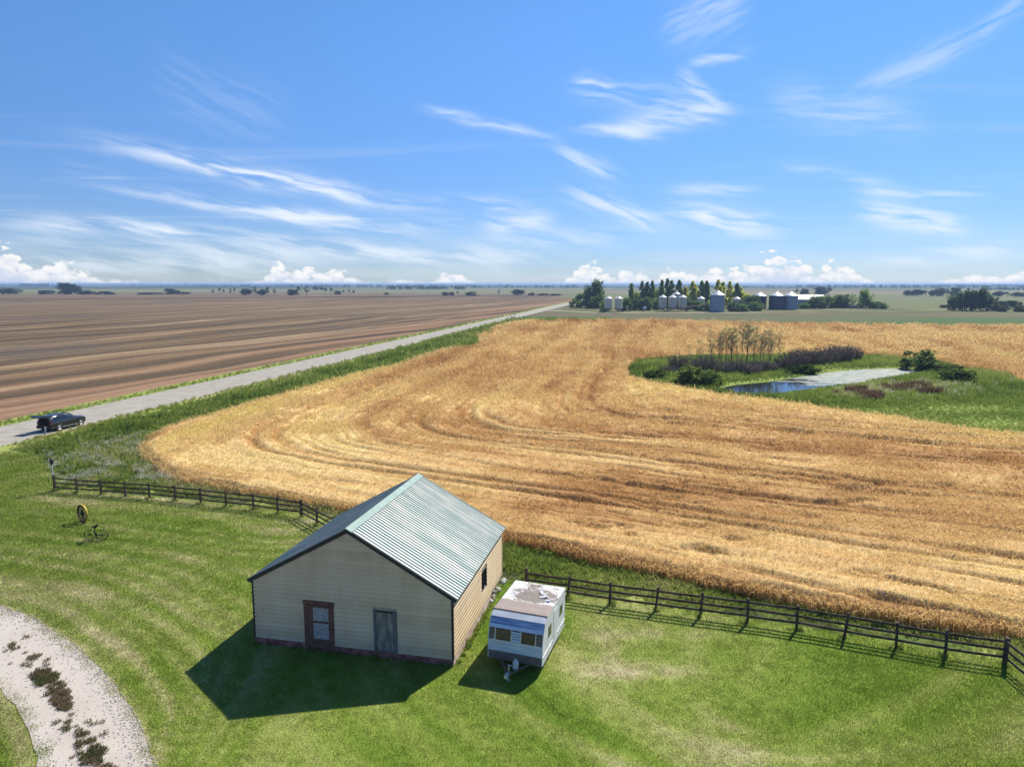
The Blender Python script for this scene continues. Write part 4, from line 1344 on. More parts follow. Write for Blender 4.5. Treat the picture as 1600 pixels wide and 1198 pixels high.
n = NT(m.node_tree)
tc = n.new('ShaderNodeTexCoord').outputs['Object']
ox, oy, oz = n.sep(tc)
p1 = n.noise(tc, 1.15, 5, 0.65, 0.6); p2 = n.noise(tc, 14, 4, 0.8)
p3 = n.noise(tc, 3.2, 6, 0.75, 0.8)
cen = n.m('SUBTRACT', 1.0, n.m('ADD', n.m('POWER', n.m('DIVIDE', n.m('SUBTRACT', ox, 1.35), 0.95), 2), n.m('POWER', n.m('DIVIDE', n.m('SUBTRACT', oy, 2.55), 0.8), 2)))
frontm = n.mapr(n.m('ADD', oy, n.m('MULTIPLY', n.m('SUBTRACT', p1, 0.5), 0.6)), 1.75, 1.6)
peel = n.mapr(n.m('ADD', n.m('ADD', n.m('MULTIPLY', cen, 0.10), n.m('MULTIPLY', p1, 0.7)), n.m('MULTIPLY', p3, 0.75)), 0.70, 0.73)
peel = n.m('MAXIMUM', peel, frontm)
gritc = n.ramp(p2, [(0.35, (0.10, 0.085, 0.075)), (0.55, (0.24, 0.205, 0.18)), (0.7, (0.36, 0.32, 0.29))])
gritc = n.mix(frontm, gritc, n.mix(n.mapr(p2, 0.3, 0.7), (0.24, 0.19, 0.165), (0.36, 0.30, 0.27)))
c = n.mix(peel, n.mix(n.mapr(p3, 0.35, 0.65), (0.50, 0.49, 0.47), (0.68, 0.68, 0.67)), gritc)
b = n.new('ShaderNodeBsdfPrincipled'); n.put(b.inputs['Base Color'], c); b.inputs['Roughness'].default_value = 0.85
bp = n.new('ShaderNodeBump'); bp.inputs['Strength'].default_value = 0.5; bp.inputs['Distance'].default_value = 0.02
n.put(bp.inputs['Height'], n.m('SUBTRACT', n.m('MULTIPLY', p2, 0.4), peel)); n.l.new(bp.outputs[0], b.inputs['Normal'])
o_ = n.new('ShaderNodeOutputMaterial'); n.l.new(b.outputs[0], o_.inputs[0])
peel_m = m
tyre_m = mat('tyre_rubber', (0.018, 0.018, 0.019), 0.85, var=0.2)
rust_m = mat('rusty_steel', (0.16, 0.11, 0.085), 0.8, var=0.35, scale=8)

tr = thing('camper_trailer', 'old white camper trailer with blue front stripe and peeling roof', 'trailer', (-1.03, 27.95, 0.06), (0, R(1.0), -0.315))
TW, TL, TH = 2.38, 3.75, 2.30
prof = [(0.0, 0.42), (0.0, 1.26), (0.10, 1.72), (0.34, 2.12), (0.60, TH - 0.02), (TL, TH - 0.05), (TL + 0.04, 1.3), (TL, 0.42)]
for x0, x1 in ((0.0, 0.035), (TW - 0.035, TW)):
    part('side_wall', MB().prism([(x0, y, z) for y, z in prof], (x1 - x0, 0, 0)), white_m, tr)
part('rear_wall', MB().box(0.036, TW - 0.036, TL - 0.05, TL - 0.01, 0.42, TH - 0.07), white_m, tr)
part('floor', MB().box(0.036, TW - 0.036, 0.05, TL - 0.06, 0.40, 0.46), brownlow_m, tr)


def front(y0, z0, y1, z1, x0=0.036, x1=TW - 0.036, th=0.03, out=0.0):
    dy, dz = y1 - y0, z1 - z0
    L = math.hypot(dy, dz); ny, nz = -dz / L, dy / L
    p = [(y0 + ny * out, z0 + nz * out), (y1 + ny * out, z1 + nz * out), (y1 - ny * th, z1 - nz * th), (y0 - ny * th, z0 - nz * th)]
    return MB().prism([(x0, a, b_) for a, b_ in p], (x1 - x0, 0, 0))


part('lower_panel', front(0, 0.42, 0, 0.78, out=0.004), brownlow_m, tr)
part('front_panel', front(0, 0.785, 0, 1.24), stripe_m, tr)
wf = part('window_band', front(0.0, 1.245, 0.105, 1.735, out=-0.02), dark_m, tr)
for x0, x1, mm in ((0.06, 0.28, curt_m), (0.33, 0.99, tglass_m), (1.44, 2.03, tglass_m), (2.09, 2.32, curt_m)):
    part('window_pane', front(0.01, 1.28, 0.095, 1.70, x0, x1, 0.01, 0.002), mm, wf)
for k in range(4):
    a = 0.012 + 0.022 * k; zz = 1.28 + 0.106 * k
    part('louvre_slat', front(a, zz + 0.01, a + 0.030, zz + 0.085, 1.04, 1.39, 0.008, 0.02), stripe_m, wf)
for xc in (0.305, 1.015, 1.415, 2.06):
    part('mullion', front(0.0, 1.25, 0.10, 1.73, xc - 0.02, xc + 0.02, 0.02, 0.016), alu_m, wf)
part('window_rail', front(-0.005, 1.235, 0.005, 1.275, 0.04, TW - 0.04, 0.02, 0.03), alu_m, wf)
part('eyebrow_panel', front(0.10, 1.74, 0.19, 1.86, out=0.03), stripe_m, tr)
part('blue_band', front(0.18, 1.862, 0.34, 2.115, out=0.012), blue_m, tr)
part('white_cap', front(0.34, 2.12, 0.60, 2.285, out=0.012), white_m, tr)
part('front_lip', front(0.585, 2.27, 0.66, 2.30, 0.0, TW, 0.02, 0.02), dark_m, tr)
rf = MB()
nx, ny = 14, 18
rr = np.random.default_rng(5)
gv = []
for j in range(ny + 1):
    for i in range(nx + 1):
        gx, gy = TW * i / nx, 0.62 + (TL - 0.62) * j / ny
        edge = i in (0, nx) or j in (0, ny)
        gv.append((gx, gy, TH - 0.01 - 0.035 * (gy / TL) + (0 if edge else 0.02 + 0.016 * rr.standard_normal())))
rf.add(gv, [(j * (nx + 1) + i, j * (nx + 1) + i + 1, (j + 1) * (nx + 1) + i + 1, (j + 1) * (nx + 1) + i) for j in range(ny) for i in range(nx)])
part('roof', rf, peel_m, tr, smooth=True)
for (x_, y_, a, l) in ((1.75, 2.35, 0.5, 0.34), (1.55, 2.75, 2.1, 0.28), (2.0, 2.05, 0.1, 0.22), (0.32, 2.3, 1.2, 0.2)):
    part('loose_flap', MB().hexa([(-l / 2, -.07, 0), (l / 2, -.07, 0.01), (l / 2, .07, 0.02), (-l / 2, .07, 0), (-l / 2, -.05, .02), (l / 2, -.07, .07), (l / 2, .07, .05), (-l / 2, .07, .012)]), white_m, tr, (x_, y_, TH), (0, 0, a))
for y0, y1, z0, z1 in ((0.85, 1.35, 1.25, 1.72), (2.75, 3.25, 1.3, 1.75)):
    part('side_window', MB().box(TW - 0.01, TW + 0.008, y0, y1, z0, z1), tglass_m, tr)
part('door', MB().box(TW - 0.01, TW + 0.012, 1.7, 2.3, 0.46, 2.05), white_m, tr)
part('belt_moulding', MB().box(TW - 0.01, TW + 0.014, 0.02, TL - 0.02, 0.775, 0.80), alu_m, tr)
for x_ in (0.12, TW - 0.32):
    wh = part('wheel', MB().lathe([(0.0, 0.0), (0.20, 0.0), (0.32, 0.02), (0.33, 0.06), (0.33, 0.15), (0.32, 0.2), (0.2, 0.2), (0.0, 0.2)], 18, axis='X'), tyre_m, tr, (x_, 2.15, 0.33), smooth=False)
    part('rim', MB().lathe([(0.0, -0.005), (0.17, -0.005), (0.19, 0.02)], 14, axis='X') if x_ < 1 else MB().lathe([(0.19, 0.18), (0.17, 0.205), (0.0, 0.205)], 14, axis='X'), alu_m, wh)
hitch = part('hitch_frame', MB().tube((0.55, 0.1, 0.38), (1.19, -0.95, 0.36), 0.045, n=4).tube((1.83, 0.1, 0.38), (1.19, -0.95, 0.36), 0.045, n=4).tube((0.75, -0.22, 0.37), (1.63, -0.22, 0.37), 0.03, n=4), rust_m, tr)
part('coupler', MB().box(1.12, 1.26, -1.18, -0.92, 0.32, 0.45), alu_m, hitch)
part('jack', MB().tube((1.19, -0.78, 0.0), (1.19, -0.78, 0.72), 0.035, n=8).tube((1.19, -0.78, 0.7), (1.35, -0.84, 0.72), 0.015, n=5).tube((1.19, -0.78, 0.0), (1.19, -0.78, 0.03), 0.1, n=8), alu_m, hitch)
tank_m = mat('white_tank_paint', (0.6, 0.6, 0.6), 0.4, var=0.1)
part('gas_bottle', MB().lathe([(0.0, 0.0), (0.13, 0.01), (0.155, 0.06), (0.155, 0.36), (0.12, 0.44), (0.05, 0.48), (0.05, 0.55), (0.0, 0.55)], 14), tank_m, hitch, (1.36, -0.40, 0.36), smooth=True, scale=0.8)

# ------------------------------------------------------------------ rail fences
fence_m = mat('dark_stained_fence', (0.070, 0.045, 0.034), 0.85, var=0.35, scale=3, col2=(0.13, 0.092, 0.072), spec=0.2, bump=0.2)


def fence(path, label, leans=(), h=1.22, name='rail_fence'):
    base = path[0]
    f = thing(name, label, 'fence', (base[0], base[1], 0.03))
    P = [(x - base[0], y - base[1]) for x, y in path]
    r = random.Random(len(path))
    tops = []
    for i, (x, y) in enumerate(P):
        lx, ly = r.uniform(-.03, .03), r.uniform(-.03, .03)
        if i in leans:
            lx += 0.12; ly += 0.05
        hh = h + r.uniform(-0.02, 0.06) + (0.08 if i in (0, len(P) - 1) else 0)
        a = math.atan2(P[min(i + 1, len(P) - 1)][1] - P[max(i - 1, 0)][1], P[min(i + 1, len(P) - 1)][0] - P[max(i - 1, 0)][0])
        mb = MB()
        s = 0.055 if i not in (0, 10, len(P) - 1) else 0.075
        pv = [(sx * s, sy * s, 0) for sx, sy in ((-1, -1), (1, -1), (1, 1), (-1, 1))]
        mb.hexa([(p[0] * .98, p[1] * .98, -0.1) for p in pv] + [(p[0] + lx, p[1] + ly, hh) for p in pv])
        part('post', mb, fence_m, f, (x, y, 0), (0, 0, a))
        tops.append((lx, ly))
    for i in range(len(P) - 1):
        (x0, y0), (x1, y1) = P[i], P[i + 1]
        d = Vector((x1 - x0, y1 - y0, 0)); L = d.length; d.normalize()
        nrm = Vector((-d.y, d.x, 0))
        for k, zc in enumerate((0.42, 0.76, 1.10)):
            j0, j1 = r.uniform(-.018, .018), r.uniform(-.018, .018)
            hw = 0.055
            off = nrm * -0.075
            A = Vector((x0, y0, zc + j0)) + off + d * 0.004; B = Vector((x1, y1, zc + j1)) + off - d * 0.004
            up = Vector((0, 0, hw)); t = nrm * 0.019
            sag = Vector((0, 0, -0.012))
            M_ = (A + B) / 2 + sag
            mb = MB()
            for a_, b_ in ((A, M_), (M_, B)):
                mb.hexa([a_ - up - t, b_ - up - t, b_ - up + t, a_ - up + t, a_ + up - t, b_ + up - t, b_ + up + t, a_ + up + t])
            part('rail', mb, fence_m, f)
    return f


fence(FENCE_L, 'dark three rail wooden fence curving from the white pole to behind the barn')
fence(FENCE_R, 'dark three rail wooden fence from behind the trailer along the ripe wheat', leans=(1, 3, 4, 7))

# pole with lantern at the fence end
pole_m = mat('white_pole_paint', (0.62, 0.62, 0.6), 0.5, var=0.15)
lp = thing('lantern_pole', 'white pole with a black lantern head at the end of the fence', 'pole', (-35.55, 53.42, 0.03))
part('pole', MB().tube((0, 0, -0.1), (0, 0, 2.15), 0.045, 0.04, 10), pole_m, lp)
lh = part('lantern', MB().lathe([(0.0, 2.15), (0.07, 2.15), (0.13, 2.22), (0.15, 2.5), (0.06, 2.62), (0.0, 2.66)], 8), dark_m, lp)
part('bracket', MB().box(-0.03, 0.03, -0.1, -0.03, 2.05, 2.2), dark_m, lp)

# ------------------------------------------------------------------ lawn ornaments
yel_m = mat('yellow_rim_paint', (0.62, 0.45, 0.06), 0.5, var=0.15)
iron_m = mat('dark_iron', (0.03, 0.022, 0.020), 0.6, var=0.3, metal=0.2)
wood_m = mat('dark_brown_spoke', (0.045, 0.025, 0.018), 0.7, var=0.3)
ww = thing('wagon_wheel', 'large upright wagon wheel with yellow rim standing on the lawn', 'wheel', (-28.95, 46.13, 0.06), (R(-3), 0, math.atan2(-0.85, -0.52)))
RW = 0.62
part('rim', MB().lathe([(RW - 0.105, -0.05), (RW - 0.012, -0.05), (RW - 0.012, 0.05), (RW - 0.105, 0.05), (RW - 0.105, -0.05)], 36, (0, 0, RW), 'X'), wood_m, ww)
part('tyre_band', MB().lathe([(RW - 0.013, -0.044), (RW + 0.006, -0.044), (RW + 0.006, 0.044), (RW - 0.013, 0.044), (RW - 0.013, -0.044)], 36, (0, 0, RW), 'X'), yel_m, ww)
part('hub', MB().lathe([(0.0, -0.13), (0.06, -0.13), (0.10, -0.05), (0.10, 0.05), (0.06, 0.13), (0.0, 0.13)], 14, (0, 0, RW), 'X'), wood_m, ww)
for k in range(12):
    a = 2 * math.pi * k / 12
    part('spoke', MB().tube((0, 0.09 * math.cos(a), RW + 0.09 * math.sin(a)), (0, (RW - 0.07) * math.cos(a), RW + (RW - 0.07) * math.sin(a)), 0.034, 0.026, 5), wood_m, ww)
part('stake', MB().tube((-0.06, 0.0, -0.15), (-0.06, 0, 0.6), 0.02, n=5), iron_m, ww)

ct = thing('antique_cultivator', 'old iron two wheeled seat implement beside the wagon wheel', 'implement', (-26.09, 42.76, 0.06), (0, 0, -0.12))
for sx in (-1, 1):
    wl = part('wheel', MB().lathe([(0.315, -0.03), (0.35, -0.03), (0.35, 0.03), (0.315, 0.03), (0.315, -0.03)], 28, axis='Y'), iron_m, ct, (0.40 * sx, 0.03 * sx, 0.35), (0, 0, R(14)))
    part('hub', MB().lathe([(0, -0.06), (0.05, -0.06), (0.05, 0.06), (0, 0.06)], 10, axis='Y'), iron_m, wl)
    for k in range(10):
        a = 2 * math.pi * k / 10
        part('spoke', MB().tube((0.04 * math.cos(a), 0, 0.04 * math.sin(a)), (0.33 * math.cos(a), 0, 0.33 * math.sin(a)), 0.013, n=4), iron_m, wl)
part('frame', MB().tube((-0.40, 0, 0.35), (0, 0, 0.40), 0.022, n=5).tube((0, 0, 0.40), (0.40, 0, 0.35), 0.022, n=5).tube((0, 0, 0.40), (0.06, 0, 0.05), 0.03, 0.02, n=5).tube((0.0, 0, 0.4), (-0.1, 0, 0.12), 0.022, n=5), iron_m, ct)
part('seat_post', MB().path([(0, 0, 0.40), (-0.08, 0, 0.62), (-0.02, 0, 0.80)], [0.04, 0.035, 0.03]), iron_m, ct)
seat = MB().lathe([(0.0, 0.0), (0.10, 0.01), (0.19, 0.05), (0.23, 0.13), (0.215, 0.135), (0.175, 0.07), (0.09, 0.03), (0.0, 0.02)], 18)
seat.v = [(x_, y_ * 0.85, z_ + (0.12 * max(0, x_ / 0.23) ** 2 if z_ > 0.04 else 0)) for x_, y_, z_ in seat.v]
part('seat', seat, iron_m, ct, (-0.0, 0, 0.80), (0, R(-8), 0), smooth=True)

# ------------------------------------------------------------------ parked car with open tailgate
paint_m = mat('black_car_paint', (0.016, 0.017, 0.019), 0.22, var=0.05, spec=0.55, coat=0.8)
cglass_m = mat('tinted_car_glass', (0.012, 0.016, 0.022), 0.06, var=0.05, spec=0.7)
inner_m = mat('boot_shade_black', (0.010, 0.010, 0.011), 0.95, var=0.1)
plas_m = mat('black_trim_plastic', (0.025, 0.025, 0.026), 0.6, var=0.1)
step_m = mat('silver_step', (0.45, 0.45, 0.46), 0.35, metal=0.7, var=0.1)
rimm = mat('alloy_rim', (0.42, 0.42, 0.43), 0.35, metal=0.7, var=0.1)
red_m = mat('red_lamp_glass', (0.25, 0.012, 0.010), 0.2, var=0.1, spec=0.5)
lampw_m = mat('clear_lamp_glass', (0.6, 0.62, 0.65), 0.15, var=0.1, spec=0.6)
heading = math.atan2(E_[1], E_[0])
cx_, cy_ = road_xy(along(-48.3, 76.6), -62.75 - 0.86)
car = thing('parked_car', 'black sport utility vehicle parked on the road edge with raised tailgate', 'car', (cx_, cy_, 0.285), (0, 0, heading))
# stations along the length: x, half width low, half width belt, half width roof, z sill, z belt, z top
ST = [(2.42, 0.70, 0.74, 0.60, 0.42, 0.72, 0.80), (2.30, 0.86, 0.86, 0.66, 0.30, 0.84, 0.96), (1.9, 0.93, 0.94, 0.70, 0.26, 0.95, 1.06), (1.25, 0.96, 0.97, 0.76, 0.26, 1.02, 1.12),
      (0.98, 0.96, 0.97, 0.74, 0.26, 1.04, 1.16), (0.35, 0.96, 0.98, 0.66, 0.26, 1.05, 1.60), (-0.1, 0.96, 0.98, 0.67, 0.26, 1.06, 1.70), (-1.0, 0.96, 0.98, 0.68, 0.26, 1.08, 1.72), (-1.8, 0.96, 0.97, 0.68, 0.28, 1.10, 1.68),
      (-2.15, 0.95, 0.96, 0.67, 0.32, 1.10, 1.62), (-2.38, 0.92, 0.93, 0.64, 0.40, 1.06, 1.55)]
bv = []
for x_, wl_, wb_, wr_, zs_, zb_, zt_ in ST:
    zr = max(zt_ - 0.07, zb_ + 0.02)
    half = [(wl_ * 0.9, zs_), (wl_, zs_ + 0.12), (wb_, (zs_ + zb_) / 2 + 0.08), (wb_ * 0.97, zb_), (wr_, zr), (wr_ * 0.82, zt_)]
    bv.append([(x_, -y_, z_) for y_, z_ in half] + [(x_, y_, z_) for y_, z_ in half[::-1]])
k = len(bv[0])
mb = MB()
mb.add([p for s in bv for p in s], [(i * k + j, i * k + (j + 1) % k, (i + 1) * k + (j + 1) % k, (i + 1) * k + j) for i in range(len(bv) - 1) for j in range(k)] + [tuple(range(k)), tuple(range((len(bv) - 1) * k, len(bv) * k))])
body = part('body', mb, paint_m, car, smooth=True)
try:
    for p in body.data.polygons: p.use_smooth = True
    body.data.set_sharp_from_angle(angle=R(32))
except Exception:
    pass


def side_glass(x0, x1, sgn, low=0.04):
    def pt(x_, f):
        xs_ = [s[0] for s in ST][::-1]
        wb_ = np.interp(x_, xs_, [s[2] * 0.97 for s in ST][::-1]); wr_ = np.interp(x_, xs_, [s[3] for s in ST][::-1])
        zb_ = np.interp(x_, xs_, [s[5] for s in ST][::-1]); zt_ = np.interp(x_, xs_, [s[6] for s in ST][::-1])
        zr = max(zt_ - 0.07, zb_ + 0.02)
        return (x_, sgn * (wb_ + (wr_ - wb_) * f + 0.006), zb_ + (zr - zb_) * f + 0.004)
    n_ = 5
    mb = MB()
    vs_ = [pt(x0 + (x1 - x0) * i / n_, f) for i in range(n_ + 1) for f in (low + 0.04, 0.9)]
    mb.add(vs_, [(2 * i, 2 * i + 1, 2 * i + 3, 2 * i + 2) for i in range(n_)])
    return mb


for sg in (-1, 1):
    part('side_window', side_glass(0.62, -0.12, sg), cglass_m, car)
    part('side_window', side_glass(-0.20, -1.10, sg), cglass_m, car)
    part('side_window', side_glass(-1.18, -2.0, sg), cglass_m, car)
    part('mirror', MB().ball((0.62, sg * 1.04, 1.12), 0.06, 0.10, 0.07, 8, 5), plas_m, car)
    part('running_board', MB().box(-1.02, 1.02, min(sg * 0.93, sg * 1.03), max(sg * 0.93, sg * 1.03), 0.30, 0.36), step_m, car)
    part('roof_rail', MB().tube((0.2, sg * 0.6, 1.73), (-1.9, sg * 0.6, 1.72), 0.018, n=5), plas_m, car)
    part('tail_light', MB().box(-2.40, -2.30, min(sg * 0.72, sg * 0.93), max(sg * 0.72, sg * 0.93), 0.85, 1.05), red_m, car)
    part('headlight', MB().box(2.24, 2.40, min(sg * 0.5, sg * 0.82), max(sg * 0.5, sg * 0.82), 0.72, 0.84), lampw_m, car)
    part('door_handle', MB().box(-0.10, 0.08, min(sg * 0.965, sg * 0.99), max(sg * 0.965, sg * 0.99), 0.93, 0.96), plas_m, car)
    part('door_handle', MB().box(-1.05, -0.87, min(sg * 0.965, sg * 0.99), max(sg * 0.965, sg * 0.99), 0.95, 0.98), plas_m, car)
    for x_ in (1.48, -1.46):
        part('wheel_arch', MB().lathe([(0.30, 0.0), (0.46, 0.0), (0.46, 0.03), (0.40, 0.035), (0.30, 0.0)], 20, (x_, sg * 0.945 - (0 if sg > 0 else 0.035), 0.40), 'Y'), plas_m, car)
        wh = part('wheel', MB().lathe([(0.25, 0.0), (0.36, 0.01), (0.385, 0.05), (0.385, 0.19), (0.36, 0.235), (0.25, 0.24)], 22, axis='Y'), tyre_m, car, (x_, sg * 0.87 - 0.12, 0.385), smooth=True)
        part('rim', MB().lathe([(0.0, 0.0), (0.07, 0.0), (0.11, 0.03), (0.21, 0.03), (0.25, 0.0)], 20, (0, -0.005 if sg < 0 else 0.245, 0), 'Y'), rimm, wh)
ws_ = MB().add([(0.99, -0.70, 1.15), (0.99, 0.70, 1.15), (0.36, 0.56, 1.605), (0.36, -0.56, 1.605)], [(0, 1, 2, 3)])
ws_.v = [(x_ + 0.012, y_, z_ + 0.012) for x_, y_, z_ in ws_.v]
part('windscreen', ws_, cglass_m, car)
part('boot_opening', MB().add([(-2.392, -0.72, 0.70), (-2.392, 0.72, 0.70), (-2.39, 0.55, 1.50), (-2.39, -0.55, 1.50)], [(0, 1, 2, 3)]), inner_m, car)  # flat near-black sheet, painted shade of the hollow boot
part('rear_bumper', MB().box(-2.52, -2.36, -0.90, 0.90, 0.36, 0.64), plas_m, car)
tg = part('tailgate', MB().hexa([(-2.36, -0.70, 1.60), (-2.36, 0.70, 1.60), (-3.02, 0.66, 1.80), (-3.02, -0.66, 1.80), (-2.36, -0.70, 1.68), (-2.36, 0.70, 1.68), (-3.02, 0.66, 1.88), (-3.02, -0.66, 1.88)]), paint_m, car)
part('rear_window', MB().hexa([(-2.46, -0.56, 1.700), (-2.46, 0.56, 1.700), (-2.90, 0.54, 1.834), (-2.90, -0.54, 1.834), (-2.46, -0.56, 1.722), (-2.46, 0.56, 1.722), (-2.90, 0.54, 1.856), (-2.90, -0.54, 1.856)]), cglass_m, tg)
part('lower_tailgate', MB().hexa([(-3.02, -0.66, 1.795), (-3.02, 0.66, 1.795), (-3.46, 0.62, 1.66), (-3.46, -0.62, 1.66), (-3.02, -0.66, 1.875), (-3.02, 0.66, 1.875), (-3.46, 0.62, 1.72), (-3.46, -0.62, 1.72)]), paint_m, tg)
for sg in (-1, 1):
    part('gas_strut', MB().tube((-2.38, sg * 0.62, 1.2), (-2.72, sg * 0.60, 1.70), 0.012, n=5), plas_m, tg)

mp = thing('marker_post', 'short grey roadside post with a white plate behind the parked car', 'post', (-49.25, 73.35, 0.2), (R(-4), R(6), 0))
part('post', MB().box(-0.07, 0.07, -0.03, 0.03, -0.1, 0.85), mat('galvanised_post', (0.30, 0.31, 0.32), 0.6, var=0.15), mp)
part('plate', MB().box(-0.09, 0.09, -0.045, -0.031, 0.62, 0.86), white_m, mp)

# ------------------------------------------------------------------ trees and shrubs
bark_m = mat('bark_grey_brown', (0.14, 0.118, 0.098), 0.95, var=0.3, scale=2)
bark_l = mat('bark_pale', (0.20, 0.18, 0.155), 0.95, var=0.3, scale=2)
leafm = leaf_mat('foliage', 0.6)
twig_m = leaf_mat('bare_twigs', 0.0, 0.25)


def leaf_mesh(name, clumps, per, size, seed, m=None):
    """clumps: (x, y, z, radius); leaves are small bent quads spread through each clump"""
    r = np.random.default_rng(seed)
    C = np.array(clumps, float)
    n = len(C) * per
    c = np.repeat(C, per, 0)
    d = r.standard_normal((n, 3)); d /= np.linalg.norm(d, axis=1)[:, None]
    p = c[:, :3] + d * (c[:, 3] * r.random(n) ** 0.45)[:, None]
    a = r.standard_normal((n, 3)); a[:, 2] *= 0.7; a /= np.linalg.norm(a, axis=1)[:, None]
    b = np.cross(a, r.standard_normal((n, 3))); b /= np.linalg.norm(b, axis=1)[:, None]
    s = (size * (0.55 + 0.9 * r.random(n)))[:, None]
    V = np.stack([p - a * s * 0.5, p + b * s * 0.32, p + a * s * 0.5, p - b * s * 0.32], 1).reshape(-1, 3)
    F = np.arange(n * 4).reshape(n, 4)
    return np_mesh(name, V, F, m or leafm, False)


def trunk_mesh(name, h, r0, limbs, seed, m, wob=0.03):
    r = random.Random(seed)
    mb = MB()
    pts = [(0, 0, -0.1)]
    n = 6
    for i in range(1, n + 1):
        pts.append((pts[-1][0] + r.uniform(-1, 1) * wob * h / n * 2, pts[-1][1] + r.uniform(-1, 1) * wob * h / n * 2, h * i / n))
    rs = [r0 * (1 - 0.8 * i / n) for i in range(n + 1)]
    mb.path(pts, rs, 6)
    tips = []
    for _ in range(limbs):
        i = r.randint(max(1, n // 3), n - 1)
        f = r.random()
        p = Vector(pts[i]).lerp(Vector(pts[i + 1]), f)
        a = r.uniform(0, 6.283); L = h * r.uniform(0.12, 0.28) * (1.15 - p.z / h * 0.6)
        q = p + Vector((math.cos(a) * L * 0.75, math.sin(a) * L * 0.75, L * r.uniform(0.5, 1.0)))
        mid = p.lerp(q, 0.5) + Vector((0, 0, -0.06 * L))
        mb.path([p, mid, q], [rs[i] * 0.5, rs[i] * 0.34, rs[i] * 0.15], 4)
        tips.append(tuple(q))
    return mb.mesh(name, m), tips, pts


def crown_round(h, rad, base, n, seed, cr=0.32):
    r = random.Random(seed)
    out = []
    for _ in range(n):
        u = r.uniform(-1, 1); a = r.uniform(0, 6.283); q = r.random() ** 0.4
        rr_ = math.sqrt(1 - u * u) * rad * q
        z = base + (h - base) * (0.5 + 0.5 * u * q)
        z -= 0.0
        out.append((rr_ * math.cos(a), rr_ * math.sin(a), z, rad * cr * r.uniform(0.7, 1.25)))
    return out


def crown_column(h, rad, base, n, seed):
    r = random.Random(seed)
    out = []
    for i in range(n):
        f = (i + r.random()) / n
        w_ = rad * (0.15 + 1.0 * math.sin(math.pi * min(1, f * 0.80 + 0.18)) ** 0.9)
        a = r.uniform(0, 6.283); q = w_ * r.random() ** 0.6 * 0.8
        out.append((q * math.cos(a), q * math.sin(a), base + (h - base) * f, rad * 0.42 * r.uniform(0.7, 1.2) * (1 - 0.3 * f)))
    return out


# kinds of unit size: each crown mesh is built once and shared by its copies
POPLAR = []
for s in range(4):
    t_, tips, pts = trunk_mesh('trunk', 14.5, 0.22, 10, 40 + s, bark_m, 0.015)
    POPLAR.append((t_, leaf_mesh('crown', crown_column(17.0, 2.9, 0.6, 60, 50 + s), 40, 1.05, 60 + s)))
ROUND = []
for s in range(4):
    t_, tips, pts = trunk_mesh('trunk', 0.7, 0.035, 8, 70 + s, bark_m, 0.03)
    ROUND.append((t_, leaf_mesh('crown', crown_round(1.0, 0.5, 0.06, 36, 80 + s, 0.40), 56, 0.095, 90 + s)))
SHRUB = []
for s in range(4):
    t_, tips, pts = trunk_mesh('stem', 0.6, 0.03, 6, 110 + s, bark_m, 0.05)
    SHRUB.append((t_, leaf_mesh('crown', [(x, y, max(0.1, z), q) for x, y, z, q in crown_round(0.95, 0.5, -0.12, 40, 120 + s, 0.33)], 56, 0.085, 130 + s)))
SCRAG = []
for s in range(3):
    t_, tips, pts = trunk_mesh('trunk', 0.95, 0.03, 9, 140 + s, bark_m, 0.05)
    SCRAG.append((t_, leaf_mesh('crown', [(x, y, z, 0.11) for x, y, z in tips] + [(0, 0, 0.93, 0.12)] + crown_round(1.0, 0.35, 0.45, 7, 150 + s, 0.3), 26, 0.07, 160 + s)))


def tree(name, label, cat, kind, loc, scale, color, group, rot, stem='trunk'):
    t = thing(name, label, cat, loc, (0, 0, rot), group)
    tr_me, cr_me = kind
    part(stem, tr_me, None, t, scale=scale)
    c = part('crown', cr_me, None, t, scale=scale)
    c.color = (*color, 1)
    return t


rt = random.Random(21)


def vary(c, a=0.15):
    f = 1 + rt.uniform(-a, a)
    return tuple(x * f for x in c)


DARKG = (0.12, 0.18, 0.055)
MIDG = (0.21, 0.30, 0.065)
YELG = (0.62, 0.62, 0.08)

POPLARS = [(78, 468, 15.7, 4.2), (85, 468, 17.0, 4.2), (89, 468, 16.6, 4.2), (92, 468, 17.4, 4.2), (99, 468, 17.8, 4.2), (101, 468, 18.7, 4.2), (105, 468, 17.4, 4.2), (109, 468, 17.8, 4.2), (114, 468, 13.6, 4.2), (118, 468, 17.0, 4.2), (120, 468, 15.3, 4.2), (123, 468, 17.4, 4.2), (127, 468, 17.4, 4.2), (134, 468, 17.8, 4.2), (138, 468, 16.6, 4.2), (143, 468, 17.0, 4.2), (146, 468, 15.7, 4.2), (149, 468, 13.2, 4.2)]
for i, (x, y, h, w_) in enumerate(POPLARS):
    yel = 9 <= i and i not in (11, 12, 16) or i in (8,)
    col = vary(YELG if yel else (MIDG if i in (0, 11, 12, 17) else (0.16, 0.235, 0.06)), 0.12)
    tree('poplar_tree', '%s tall %s poplar from the left in the farmyard row' % (nth(i), 'yellowing' if yel else 'green'), 'tree', POPLAR[i % 4],
         (x + rt.uniform(-.5, .5), y + rt.uniform(-5, 3), 0.05), (rt.uniform(0.72, 1.0), rt.uniform(0.8, 1.1), h / 17.0), col, 'poplars behind the grain bins', rt.uniform(0, 6))
for i, x in enumerate((82, 91, 100, 109, 118, 128, 138, 148, 157)):
    tree('belt_tree', '%s rounded green tree from the left, filling the gaps behind the poplars' % nth(i), 'tree', ROUND[i % 4], (x, 481 + (i % 3) * 2, 0.05), (rt.uniform(8.5, 10.5), 7.5, rt.uniform(9.5, 12.0)), vary(YELG if i > 6 else MIDG, 0.15), 'rounded trees behind the poplars', i * 1.1)
